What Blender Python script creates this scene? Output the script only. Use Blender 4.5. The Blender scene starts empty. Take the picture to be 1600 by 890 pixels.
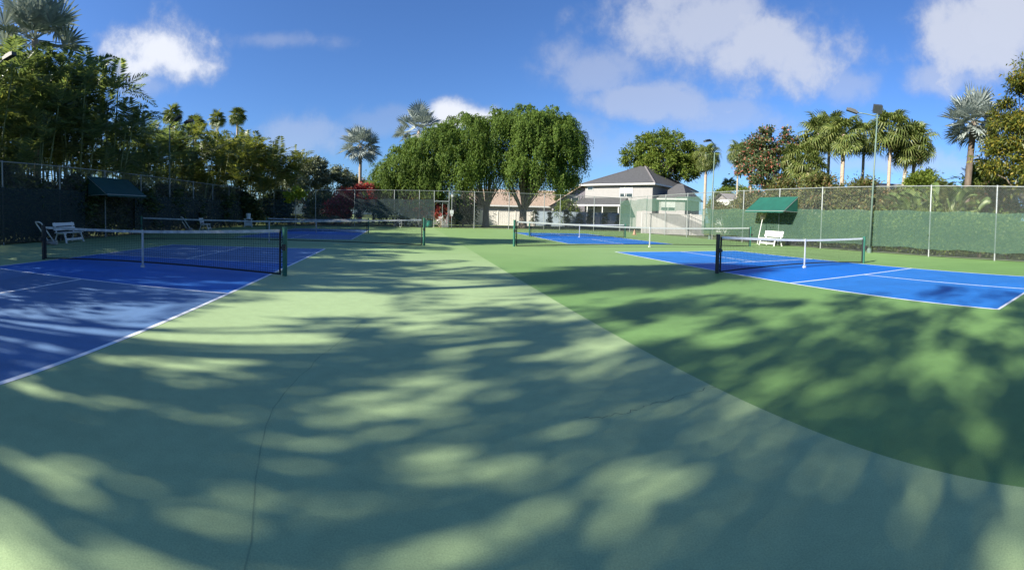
import bpy, math, random
import numpy as np
from mathutils import Vector, Matrix

# ------------------------------------------------------------------ camera
F, YC, H = 678.323, 361.263, 1.2555          # photograph: a cylindrical phone panorama, 1600 x 890
PIT, ROL = -0.0344, 0.0247
SC = bpy.context.scene
COL = SC.collection
cp, sp, cr, sr = math.cos(PIT), math.sin(PIT), math.cos(ROL), math.sin(ROL)
M = np.array([[cr, 0, sr], [0, 1, 0], [-sr, 0, cr]]) @ np.array([[1, 0, 0], [0, cp, sp], [0, -sp, cp]])


def ray(px, py):
    t = (px - 800) / F
    return M.T @ np.array([math.sin(t), math.cos(t), (YC - py) / F])


def at(px, py, D):
    """point at horizontal distance D seen in the photograph at px, py"""
    d = ray(px, py)
    d = d * D / math.hypot(d[0], d[1])
    return Vector((d[0], d[1], d[2] + H))


def gp(px, D):
    p = at(px, 345, D)
    return Vector((p.x, p.y, 0))


cam_d = bpy.data.cameras.new('camera')
cam = bpy.data.objects.new('camera', cam_d)
COL.objects.link(cam)
cam.matrix_world = Matrix(((M[0][0], M[2][0], -M[1][0], 0), (M[0][1], M[2][1], -M[1][1], 0),
                           (M[0][2], M[2][2], -M[1][2], H), (0, 0, 0, 1)))
cam_d.type = 'PANO'
cam_d.panorama_type = 'CENTRAL_CYLINDRICAL'
cam_d.central_cylindrical_range_u_min = -800 / F
cam_d.central_cylindrical_range_u_max = 800 / F
cam_d.central_cylindrical_range_v_min = (YC - 890) / F
cam_d.central_cylindrical_range_v_max = YC / F
cam_d.central_cylindrical_radius = 1.0
cam_d.clip_start, cam_d.clip_end = 0.05, 2000
SC.camera = cam

# ------------------------------------------------------------------ light
SUN_AZ = math.radians(63.0 + 180)            # towards the sun, clockwise from +Y
SUN_EL = math.radians(28.0)
sun_d = bpy.data.lights.new('sun', 'SUN')
sun_d.energy, sun_d.angle, sun_d.color = 5.0, math.radians(0.53), (1.0, 0.94, 0.82)
sun = bpy.data.objects.new('sun', sun_d)
COL.objects.link(sun)
sdir = Vector((math.sin(SUN_AZ) * math.cos(SUN_EL), math.cos(SUN_AZ) * math.cos(SUN_EL), math.sin(SUN_EL)))
sun.rotation_euler = sdir.to_track_quat('Z', 'Y').to_euler()
sun.location = (0, 0, 60)

SC.view_settings.view_transform = 'Standard'
SC.view_settings.look = 'None'
SC.view_settings.exposure = 1.33
SC.view_settings.gamma = 1.0
SC.view_settings.use_curve_mapping = False
SC.cycles.max_bounces = 6
SC.cycles.transparent_max_bounces = 12

world = bpy.data.worlds.new('World')
SC.world = world
world.use_nodes = True
wt = world.node_tree
wt.nodes.clear()


def wn(kind, **kw):
    n = wt.nodes.new(kind)
    for k, v in kw.items():
        setattr(n, k, v)
    return n


def wmath(op, a, b=None, c=None, clamp=False):
    n = wn('ShaderNodeMath', operation=op, use_clamp=clamp)
    for i, v in enumerate((a, b, c)):
        if v is None:
            continue
        if isinstance(v, (int, float)):
            n.inputs[i].default_value = v
        else:
            wt.links.new(v, n.inputs[i])
    return n.outputs[0]


sky = wn('ShaderNodeTexSky', sky_type='NISHITA')
sky.sun_disc = False
sky.sun_elevation, sky.sun_rotation = SUN_EL, SUN_AZ
sky.altitude, sky.air_density, sky.dust_density, sky.ozone_density = 0, 1.0, 0.8, 1.6
hsv = wn('ShaderNodeHueSaturation')
hsv.inputs['Saturation'].default_value = 1.0
tint = wn('ShaderNodeMix', data_type='RGBA', blend_type='MULTIPLY')
tint.inputs['Factor'].default_value = 1.0
tint.inputs['B'].default_value = (0.60, 0.93, 1.46, 1)
wt.links.new(sky.outputs[0], tint.inputs['A'])
wt.links.new(tint.outputs['Result'], hsv.inputs['Color'])
tc = wn('ShaderNodeTexCoord')
nz = wn('ShaderNodeTexNoise')
nz.inputs['Scale'].default_value = 4.2
nz.inputs['Detail'].default_value = 9
nz.inputs['Roughness'].default_value = 0.66
wt.links.new(tc.outputs['Generated'], nz.inputs['Vector'])
nz2 = wn('ShaderNodeTexNoise')
nz2.inputs['Scale'].default_value = 2.6
nz2.inputs['Detail'].default_value = 4
wt.links.new(tc.outputs['Generated'], nz2.inputs['Vector'])
nz3 = wn('ShaderNodeTexNoise')
nz3.inputs['Scale'].default_value = 17
nz3.inputs['Detail'].default_value = 8
nz3.inputs['Roughness'].default_value = .6
nz3.inputs['Distortion'].default_value = .6
wt.links.new(tc.outputs['Generated'], nz3.inputs['Vector'])
# px, py, half width, half height, density, whiteness
CLOUDS = [(240, 76, 96, 56, 1.0, 1.0), (215, 130, 60, 24, .35, .9), (430, 62, 90, 18, .30, .9), (465, 208, 60, 34, .40, .8),
          (735, 182, 75, 22, 1.0, 1.0), (620, 190, 70, 22, .25, .5),
          (1090, 40, 150, 70, .78, .62), (1225, 75, 160, 72, .85, .58), (1330, 130, 60, 40, .45, .6),
          (935, 115, 80, 48, .50, .6), (1000, 158, 120, 36, .60, .5), (1120, 178, 110, 26, .45, .45),
          (1520, 55, 130, 84, .9, .60), (1590, 20, 120, 90, .9, .62), (1470, 118, 70, 30, .6, .6),
          (1400, 255, 130, 22, .45, .8), (915, 215, 60, 50, .30, .5), (1000, 235, 260, 34, .22, .6)]
dens = None
white = None
for (px, py, hw, hh, dn, wh) in CLOUDS:
    c = Vector(ray(px, py)).normalized()
    r = Vector((c.y, -c.x, 0)).normalized()
    u = r.cross(c)
    dr = wn('ShaderNodeVectorMath', operation='DOT_PRODUCT')
    wt.links.new(tc.outputs['Generated'], dr.inputs[0])
    k = math.hypot(ray(px, py)[0], ray(px, py)[1]) / Vector(ray(px, py)).length
    dr.inputs[1].default_value = r / (hw * 1.45 / F * k)
    du = wn('ShaderNodeVectorMath', operation='DOT_PRODUCT')
    wt.links.new(tc.outputs['Generated'], du.inputs[0])
    du.inputs[1].default_value = u / (hh * 1.45 / F * k * k)
    dc = wn('ShaderNodeVectorMath', operation='DOT_PRODUCT')
    wt.links.new(tc.outputs['Generated'], dc.inputs[0])
    dc.inputs[1].default_value = c
    r2 = wmath('ADD', wmath('POWER', dr.outputs['Value'], 2.0), wmath('POWER', du.outputs['Value'], 2.0))
    front = wmath('GREATER_THAN', dc.outputs['Value'], 0.2)
    m = wmath('SUBTRACT', 1.0, wmath('SQRT', r2))
    m = wmath('ADD', m, wmath('MULTIPLY', wmath('SUBTRACT', nz.outputs[0], 0.5), 1.9))
    m = wmath('ADD', m, wmath('MULTIPLY', wmath('SUBTRACT', nz2.outputs[0], 0.5), 0.9))
    m = wmath('ADD', m, wmath('MULTIPLY', wmath('SUBTRACT', nz3.outputs[0], 0.5), 0.55))
    mr = wn('ShaderNodeMapRange', interpolation_type='SMOOTHERSTEP')
    mr.inputs['From Min'].default_value = 0.0
    mr.inputs['From Max'].default_value = 0.8
    wt.links.new(m, mr.inputs['Value'])
    d = wmath('MULTIPLY', wmath('MULTIPLY', mr.outputs[0], front), dn)
    w = wmath('MULTIPLY', d, wh)
    dens = d if dens is None else wmath('MAXIMUM', dens, d)
    white = w if white is None else wmath('MAXIMUM', white, w)
mixc = wn('ShaderNodeMix', data_type='RGBA')
wt.links.new(white, mixc.inputs['Factor'])
mixc.inputs['A'].default_value = (3.8, 4.1, 5.0, 1)
mixc.inputs['B'].default_value = (7.6, 7.8, 8.3, 1)
mixs = wn('ShaderNodeMix', data_type='RGBA')
wt.links.new(wmath('MULTIPLY', dens, 0.9), mixs.inputs['Factor'])
wt.links.new(hsv.outputs[0], mixs.inputs['A'])
wt.links.new(mixc.outputs['Result'], mixs.inputs['B'])
bg = wn('ShaderNodeBackground')
bg.inputs['Strength'].default_value = 0.05
wt.links.new(mixs.outputs['Result'], bg.inputs['Color'])
wo = wn('ShaderNodeOutputWorld')
wt.links.new(bg.outputs[0], wo.inputs['Surface'])

# ------------------------------------------------------------------ helpers
RNG = np.random.default_rng(7)


class MB:
    """collects faces and links them as one mesh object"""

    def __init__(s):
        s.v, s.f = [], []

    def poly(s, pts):
        n = len(s.v)
        s.v += [tuple(p) for p in pts]
        s.f.append(tuple(range(n, n + len(pts))))
        return s

    def box(s, c, d, rot=None):
        n = len(s.v)
        for z in (-1, 1):
            for y in (-1, 1):
                for x in (-1, 1):
                    p = Vector((x * d[0] / 2, y * d[1] / 2, z * d[2] / 2))
                    if rot is not None:
                        p = rot @ p
                    s.v.append(tuple(p + Vector(c)))
        for q in ((0, 2, 3, 1), (4, 5, 7, 6), (0, 1, 5, 4), (2, 6, 7, 3), (0, 4, 6, 2), (1, 3, 7, 5)):
            s.f.append(tuple(n + i for i in q))
        return s

    def beam(s, a, b, w, h, up=(0, 0, 1)):
        a, b = Vector(a), Vector(b)
        d = (b - a).normalized()
        up = Vector(up)
        if abs(d.dot(up)) > .98:
            up = Vector((0, 1, 0))
        side = d.cross(up).normalized()
        up = side.cross(d)
        n = len(s.v)
        for p in (a, b):
            for i, j in ((-1, -1), (1, -1), (1, 1), (-1, 1)):
                s.v.append(tuple(p + side * i * w / 2 + up * j * h / 2))
        s.f += [(n, n + 1, n + 2, n + 3), (n + 7, n + 6, n + 5, n + 4)]
        for i in range(4):
            j = (i + 1) % 4
            s.f.append((n + i, n + 4 + i, n + 4 + j, n + j))
        return s

    def tube(s, pts, rad, seg=8, cap=True):
        pts = [Vector(p) for p in pts]
        if not isinstance(rad, (list, tuple)):
            rad = [rad] * len(pts)
        n = len(s.v)
        ref = None
        for i, p in enumerate(pts):
            d = (pts[min(i + 1, len(pts) - 1)] - pts[max(i - 1, 0)]).normalized()
            if ref is None:
                ref = Vector((1, 0, 0)) if abs(d.x) < .8 else Vector((0, 1, 0))
            a = (ref - d * ref.dot(d)).normalized()
            ref = a
            b = d.cross(a)
            for k in range(seg):
                t = 2 * math.pi * k / seg
                s.v.append(tuple(p + (a * math.cos(t) + b * math.sin(t)) * rad[i]))
        for i in range(len(pts) - 1):
            for k in range(seg):
                k2 = (k + 1) % seg
                s.f.append((n + i * seg + k, n + i * seg + k2, n + (i + 1) * seg + k2, n + (i + 1) * seg + k))
        if cap:
            s.f.append(tuple(n + k for k in range(seg))[::-1])
            s.f.append(tuple(n + (len(pts) - 1) * seg + k for k in range(seg)))
        return s

    def build(s, name, mat, parent=None, smooth=False, loc=None):
        me = bpy.data.meshes.new(name)
        me.from_pydata(s.v, [], s.f)
        me.materials.append(mat)
        if smooth:
            for p in me.polygons:
                p.use_smooth = True
        me.update()
        o = bpy.data.objects.new(name, me)
        COL.objects.link(o)
        if parent is not None:
            o.parent = parent
        if loc is not None:
            o.location = loc
        return o


def leaf_mesh(name, quads, mat, parent=None):
    """one mesh object out of loose leaf quads, array (n, 4, 3)"""
    Q = np.concatenate(quads) if isinstance(quads, (list, tuple)) else quads
    n = len(Q)
    me = bpy.data.meshes.new(name)
    me.vertices.add(n * 4)
    me.vertices.foreach_set('co', Q.reshape(-1).astype(np.float32))
    me.loops.add(n * 4)
    me.loops.foreach_set('vertex_index', np.arange(n * 4, dtype=np.int32))
    me.polygons.add(n)
    me.polygons.foreach_set('loop_start', np.arange(0, n * 4, 4, dtype=np.int32))
    me.update(calc_edges=True)
    me.materials.append(mat)
    o = bpy.data.objects.new(name, me)
    COL.objects.link(o)
    if parent is not None:
        o.parent = parent
    return o


def thing(name, label, cat, loc=(0, 0, 0), rotz=0.0, group=None):
    o = bpy.data.objects.new(name, None)
    o.empty_display_size = .2
    COL.objects.link(o)
    o.location = loc
    o.rotation_euler = (0, 0, rotz)
    o['label'], o['category'] = label, cat
    if group:
        o['group'] = group
    return o


def tag(o, label, cat, group=None):
    o['label'], o['category'] = label, cat
    if group:
        o['group'] = group
    return o


def structure(o):
    o['kind'] = 'structure'
    return o


def copy_tree(o, parent=None):
    c = o.copy()
    COL.objects.link(c)
    c.parent = parent
    for ch in list(o.children):
        copy_tree(ch, c)
    return c


def again(src, label, loc, rotz=0, scale=1.0, group=None):
    c = copy_tree(src)
    c['label'] = label
    c.location = loc
    c.rotation_euler = (0, 0, rotz)
    c.scale = (scale,) * 3 if not isinstance(scale, tuple) else scale
    if group:
        c['group'] = group
    return c


# ------------------------------------------------------------------ materials
def newmat(name):
    m = bpy.data.materials.new(name)
    m.use_nodes = True
    nt = m.node_tree
    nt.nodes.clear()
    out = nt.nodes.new('ShaderNodeOutputMaterial')
    return m, nt, out


def solid(name, col, rough=.6, var=.12, scale=6.0, metal=0.0, spec=.4, bump=0.0, bscale=60.0, stretch=None):
    m, nt, out = newmat(name)
    b = nt.nodes.new('ShaderNodeBsdfPrincipled')
    b.inputs['Roughness'].default_value = rough
    b.inputs['Metallic'].default_value = metal
    b.inputs['Specular IOR Level'].default_value = spec
    t = nt.nodes.new('ShaderNodeTexCoord')
    vec = t.outputs['Object']
    if stretch:
        mp = nt.nodes.new('ShaderNodeMapping')
        mp.inputs['Scale'].default_value = stretch
        nt.links.new(vec, mp.inputs['Vector'])
        vec = mp.outputs[0]
    n = nt.nodes.new('ShaderNodeTexNoise')
    n.inputs['Scale'].default_value = scale
    n.inputs['Detail'].default_value = 6
    nt.links.new(vec, n.inputs['Vector'])
    r = nt.nodes.new('ShaderNodeValToRGB')
    r.color_ramp.elements[0].position, r.color_ramp.elements[1].position = .3, .7
    r.color_ramp.elements[0].color = tuple(c * (1 - var) for c in col) + (1,)
    r.color_ramp.elements[1].color = tuple(min(1, c * (1 + var)) for c in col) + (1,)
    nt.links.new(n.outputs[0], r.inputs[0])
    nt.links.new(r.outputs[0], b.inputs['Base Color'])
    if bump:
        n2 = nt.nodes.new('ShaderNodeTexNoise')
        n2.inputs['Scale'].default_value = bscale
        nt.links.new(vec, n2.inputs['Vector'])
        bp = nt.nodes.new('ShaderNodeBump')
        bp.inputs['Strength'].default_value = bump
        bp.inputs['Distance'].default_value = .02
        nt.links.new(n2.outputs[0], bp.inputs['Height'])
        nt.links.new(bp.outputs[0], b.inputs['Normal'])
    nt.links.new(b.outputs[0], out.inputs[0])
    return m


def leafmat(name, stops, trans=.3, rough=.45, tint=(1.25, 1.2, .55), spec=.35):
    """leaf: colour differs from leaf to leaf; some light passes through"""
    m, nt, out = newmat(name)
    g = nt.nodes.new('ShaderNodeNewGeometry')
    r = nt.nodes.new('ShaderNodeValToRGB')
    while len(r.color_ramp.elements) < len(stops):
        r.color_ramp.elements.new(.5)
    for e, (p, c) in zip(r.color_ramp.elements, stops):
        e.position = p
        e.color = tuple(c) + (1,)
    nt.links.new(g.outputs['Random Per Island'], r.inputs[0])
    b = nt.nodes.new('ShaderNodeBsdfPrincipled')
    b.inputs['Roughness'].default_value = rough
    b.inputs['Specular IOR Level'].default_value = spec
    nt.links.new(r.outputs[0], b.inputs['Base Color'])
    mu = nt.nodes.new('ShaderNodeMix')
    mu.data_type, mu.blend_type = 'RGBA', 'MULTIPLY'
    mu.inputs['Factor'].default_value = 1
    nt.links.new(r.outputs[0], mu.inputs['A'])
    mu.inputs['B'].default_value = tuple(tint) + (1,)
    t = nt.nodes.new('ShaderNodeBsdfTranslucent')
    nt.links.new(mu.outputs['Result'], t.inputs['Color'])
    mx = nt.nodes.new('ShaderNodeMixShader')
    mx.inputs[0].default_value = trans
    nt.links.new(b.outputs[0], mx.inputs[1])
    nt.links.new(t.outputs[0], mx.inputs[2])
    nt.links.new(mx.outputs[0], out.inputs[0])
    return m


def courtmat(name, col, var=.07, seed=0.0, far_tone=None, stain=.10):
    """acrylic sports surface: sandy grain, broad fading, faint puddle stains"""
    m, nt, out = newmat(name)
    L = nt.links.new
    t = nt.nodes.new('ShaderNodeTexCoord')
    mp = nt.nodes.new('ShaderNodeMapping')
    mp.inputs['Location'].default_value = (seed, seed * 1.7, 0)
    L(t.outputs['Object'], mp.inputs['Vector'])
    n1 = nt.nodes.new('ShaderNodeTexNoise')
    n1.inputs['Scale'].default_value = .55
    n1.inputs['Detail'].default_value = 7
    n1.inputs['Roughness'].default_value = .62
    L(mp.outputs[0], n1.inputs['Vector'])
    r1 = nt.nodes.new('ShaderNodeValToRGB')
    r1.color_ramp.elements[0].position, r1.color_ramp.elements[1].position = .32, .7
    r1.color_ramp.elements[0].color = tuple(c * (1 - var) for c in col) + (1,)
    r1.color_ramp.elements[1].color = tuple(c * (1 + var) for c in col) + (1,)
    L(n1.outputs[0], r1.inputs[0])
    n2 = nt.nodes.new('ShaderNodeTexNoise')
    n2.inputs['Scale'].default_value = 130
    n2.inputs['Detail'].default_value = 3
    L(mp.outputs[0], n2.inputs['Vector'])
    mr = nt.nodes.new('ShaderNodeMapRange')
    mr.inputs['From Min'].default_value, mr.inputs['From Max'].default_value = .3, .7
    mr.inputs['To Min'].default_value, mr.inputs['To Max'].default_value = .86, 1.14
    L(n2.outputs[0], mr.inputs['Value'])
    nm = nt.nodes.new('ShaderNodeTexNoise')
    nm.inputs['Scale'].default_value = 7
    nm.inputs['Detail'].default_value = 6
    nm.inputs['Roughness'].default_value = .7
    L(mp.outputs[0], nm.inputs['Vector'])
    mm = nt.nodes.new('ShaderNodeMapRange')
    mm.inputs['From Min'].default_value, mm.inputs['From Max'].default_value = .3, .7
    mm.inputs['To Min'].default_value, mm.inputs['To Max'].default_value = .92, 1.08
    L(nm.outputs[0], mm.inputs['Value'])
    mp2 = nt.nodes.new('ShaderNodeMath')
    mp2.operation = 'MULTIPLY'
    L(mr.outputs[0], mp2.inputs[0])
    L(mm.outputs[0], mp2.inputs[1])
    mr = mp2
    m1 = nt.nodes.new('ShaderNodeMix')
    m1.data_type, m1.blend_type = 'RGBA', 'MULTIPLY'
    m1.inputs['Factor'].default_value = 1
    L(r1.outputs[0], m1.inputs['A'])
    L(mr.outputs[0], m1.inputs['B'])
    if far_tone:
        # the paint turns to a green shared by both coats towards the far end of the court
        sx = nt.nodes.new('ShaderNodeSeparateXYZ')
        L(t.outputs['Object'], sx.inputs[0])
        wy = nt.nodes.new('ShaderNodeMath')
        wy.operation = 'MULTIPLY_ADD'
        L(n1.outputs[0], wy.inputs[0])
        wy.inputs[1].default_value = 7
        L(sx.outputs['Y'], wy.inputs[2])
        wr = nt.nodes.new('ShaderNodeMapRange')
        wr.inputs['From Min'].default_value, wr.inputs['From Max'].default_value = 11.5, 19.5
        wr.inputs['To Max'].default_value = .8
        L(wy.outputs[0], wr.inputs['Value'])
        wm = nt.nodes.new('ShaderNodeMix')
        wm.data_type = 'RGBA'
        L(wr.outputs[0], wm.inputs['Factor'])
        L(m1.outputs['Result'], wm.inputs['A'])
        wm.inputs['B'].default_value = tuple(far_tone) + (1,)
        m1 = wm
    # puddle stains: rings of a slow noise
    n3 = nt.nodes.new('ShaderNodeTexNoise')
    n3.inputs['Scale'].default_value = .28
    n3.inputs['Detail'].default_value = 2
    L(mp.outputs[0], n3.inputs['Vector'])
    r3 = nt.nodes.new('ShaderNodeValToRGB')
    e = r3.color_ramp.elements
    e[0].position, e[0].color = .55, (1, 1, 1, 1)
    e[1].position, e[1].color = .60, (1 - stain,) * 3 + (1,)
    x = e.new(.585)
    x.color = (1, 1, 1, 1)
    x = e.new(.72)
    x.color = (1, 1, 1, 1)
    L(n3.outputs[0], r3.inputs[0])
    m2 = nt.nodes.new('ShaderNodeMix')
    m2.data_type, m2.blend_type = 'RGBA', 'MULTIPLY'
    m2.inputs['Factor'].default_value = 1
    L(m1.outputs['Result'], m2.inputs['A'])
    L(r3.outputs[0], m2.inputs['B'])
    # small dark specks
    vo = nt.nodes.new('ShaderNodeTexVoronoi')
    vo.inputs['Scale'].default_value = 1.1
    L(mp.outputs[0], vo.inputs['Vector'])
    r4 = nt.nodes.new('ShaderNodeValToRGB')
    r4.color_ramp.elements[0].position, r4.color_ramp.elements[0].color = .010, (.35, .33, .3, 1)
    r4.color_ramp.elements[1].position, r4.color_ramp.elements[1].color = .016, (1, 1, 1, 1)
    L(vo.outputs['Distance'], r4.inputs[0])
    m3 = nt.nodes.new('ShaderNodeMix')
    m3.data_type, m3.blend_type = 'RGBA', 'MULTIPLY'
    m3.inputs['Factor'].default_value = 1
    L(m2.outputs['Result'], m3.inputs['A'])
    L(r4.outputs[0], m3.inputs['B'])
    b = nt.nodes.new('ShaderNodeBsdfPrincipled')
    b.inputs['Roughness'].default_value = .62
    b.inputs['Specular IOR Level'].default_value = .35
    L(m3.outputs['Result'], b.inputs['Base Color'])
    bp = nt.nodes.new('ShaderNodeBump')
    bp.inputs['Strength'].default_value = .25
    bp.inputs['Distance'].default_value = .004
    L(n2.outputs[0], bp.inputs['Height'])
    L(bp.outputs[0], b.inputs['Normal'])
    L(b.outputs[0], out.inputs[0])
    return m


def meshcloth(name, col, open_=.3, var=.25):
    """woven windscreen cloth: part of the light goes through the weave"""
    m, nt, out = newmat(name)
    L = nt.links.new
    t = nt.nodes.new('ShaderNodeTexCoord')
    n = nt.nodes.new('ShaderNodeTexNoise')
    n.inputs['Scale'].default_value = 1.3
    n.inputs['Detail'].default_value = 5
    L(t.outputs['Object'], n.inputs['Vector'])
    r = nt.nodes.new('ShaderNodeValToRGB')
    r.color_ramp.elements[0].color = tuple(c * (1 - var) for c in col) + (1,)
    r.color_ramp.elements[1].color = tuple(c * (1 + var) for c in col) + (1,)
    L(n.outputs[0], r.inputs[0])
    d = nt.nodes.new('ShaderNodeBsdfPrincipled')
    d.inputs['Roughness'].default_value = .8
    L(r.outputs[0], d.inputs['Base Color'])
    tr = nt.nodes.new('ShaderNodeBsdfTransparent')
    mx = nt.nodes.new('ShaderNodeMixShader')
    mr = nt.nodes.new('ShaderNodeMapRange')
    mr.inputs['To Min'].default_value, mr.inputs['To Max'].default_value = open_ * .7, open_ * 1.3
    L(n.outputs[0], mr.inputs['Value'])
    L(mr.outputs[0], mx.inputs[0])
    L(d.outputs[0], mx.inputs[1])
    L(tr.outputs[0], mx.inputs[2])
    L(mx.outputs[0], out.inputs[0])
    return m


MT = dict(
    green_pale=courtmat('pale_green_acrylic', (.285, .385, .190), .06, 0, far_tone=(.19, .30, .105), stain=.07),
    green_deep=courtmat('deep_green_acrylic', (.128, .240, .072), .08, 11, far_tone=(.19, .30, .105), stain=.06),
    blue_faded=courtmat('faded_blue_acrylic', (.090, .175, .33), .14, 3, stain=.16),
    blue_kitchen_faded=courtmat('blue_kitchen_acrylic', (.020, .125, .42), .14, 5, stain=.12),
    blue=courtmat('blue_acrylic', (.014, .140, .45), .10, 8, stain=.10),
    blue_kitchen=courtmat('bright_blue_acrylic', (.003, .122, .48), .08, 9, stain=.08),
    line=solid('white_line_paint', (.70, .72, .73), .7, .16, 5),
    lawn=solid('lawn', (.115, .155, .042), .9, .35, 1.2, bump=.6, bscale=30),
    soil=solid('mulch', (.10, .07, .045), .9, .3, 5),
    galv=solid('galvanised_steel', (.30, .32, .31), .42, .12, 9, metal=.35),
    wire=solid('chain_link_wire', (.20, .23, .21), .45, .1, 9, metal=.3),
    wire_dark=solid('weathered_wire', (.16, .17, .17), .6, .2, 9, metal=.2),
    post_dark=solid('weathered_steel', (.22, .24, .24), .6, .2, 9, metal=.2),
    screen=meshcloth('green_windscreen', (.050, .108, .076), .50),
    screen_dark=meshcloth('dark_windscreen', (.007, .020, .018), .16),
    screen_black=meshcloth('charcoal_windscreen', (.030, .052, .052), .30),
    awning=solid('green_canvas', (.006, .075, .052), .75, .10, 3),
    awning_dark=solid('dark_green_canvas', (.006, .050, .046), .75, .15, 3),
    pole_green=solid('green_pole_paint', (.10, .145, .122), .5, .12, 4),
    post_green=solid('dark_green_post_paint', (.020, .110, .075), .45, .15, 9),
    black=solid('black_metal', (.022, .024, .024), .5, .2, 12),
    cord=solid('black_net_cord', (.018, .020, .022), .8, .2, 30),
    tape=solid('white_net_tape', (.60, .61, .60), .7, .08, 9),
    tape_worn_shaded=solid('grey_net_tape', (.36, .38, .38), .8, .3, 7),  # worn grey, with the shade on these nets put into the colour
    white=solid('white_paint', (.62, .62, .59), .5, .05, 6),
    white_vinyl=solid('white_vinyl', (.74, .70, .65), .5, .05, 2),
    lamp=solid('lamp_housing', (.035, .04, .042), .45, .15, 8),
    glass=solid('dark_window_glass', (.03, .045, .05), .08, .2, 3, spec=.8),
    grey_vinyl=solid('grey_white_vinyl', (.27, .265, .255), .5, .05, 2),
    wall_grey=solid('grey_stucco', (.25, .243, .236), .85, .05, 2, bump=.2, bscale=40),
    wall_lilac=solid('lilac_stucco', (.24, .22, .25), .85, .05, 2),
    wall_yellow=solid('yellow_stucco', (.42, .33, .17), .85, .06, 2),
    roof_slate=solid('slate_roof_tiles', (.068, .068, .070), .7, .22, 3, bump=.5, bscale=12, stretch=(1, 1, 4)),
    roof_tan=solid('tan_shingles', (.32, .235, .175), .85, .15, 3, bump=.4, bscale=10),
    roof_mauve=solid('mauve_roof_tiles', (.18, .165, .165), .85, .15, 3, bump=.4, bscale=10),
    fascia=solid('white_fascia', (.50, .50, .48), .5, .03, 4),
    blind=solid('window_blind', (.42, .42, .41), .7, .1, 1, stretch=(.2, .2, 40)),
    bluefence=solid('blue_grey_boards', (.20, .25, .29), .7, .15, 2),
    bark=solid('grey_bark', (.20, .165, .13), .9, .3, 5, bump=.7, bscale=14, stretch=(1, 1, .3)),
    bark_dark=solid('dark_bark', (.11, .085, .065), .9, .3, 5, bump=.7, bscale=14, stretch=(1, 1, .4)),
    bark_pale=solid('pale_bark', (.33, .29, .23), .9, .25, 5, bump=.6, bscale=14, stretch=(1, 1, .3)),
    palm_trunk=solid('palm_trunk', (.34, .27, .20), .9, .25, 4, bump=.6, bscale=10, stretch=(.4, .4, 5)),
    cane=solid('palm_cane', (.14, .16, .07), .7, .3, 3, stretch=(.5, .5, 6)),
    bin=solid('green_bin_plastic', (.015, .16, .12), .5, .12, 5),
    rubber=solid('rubber', (.02, .02, .02), .8, .1, 10),
    tan=solid('tan_box', (.45, .36, .26), .8, .1, 3),
    foam=solid('grey_foam', (.40, .36, .34), .9, .15, 9),
    red=solid('red_enamel', (.35, .03, .03), .4, .1, 9),
    seam=solid('filled_seam', (.215, .30, .155), .8, .15, 8),
    crack=solid('surface_crack', (.045, .060, .055), .9, .2, 8),
    orange=solid('orange_plastic', (.34, .20, .13), .5, .1, 8),
)
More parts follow.
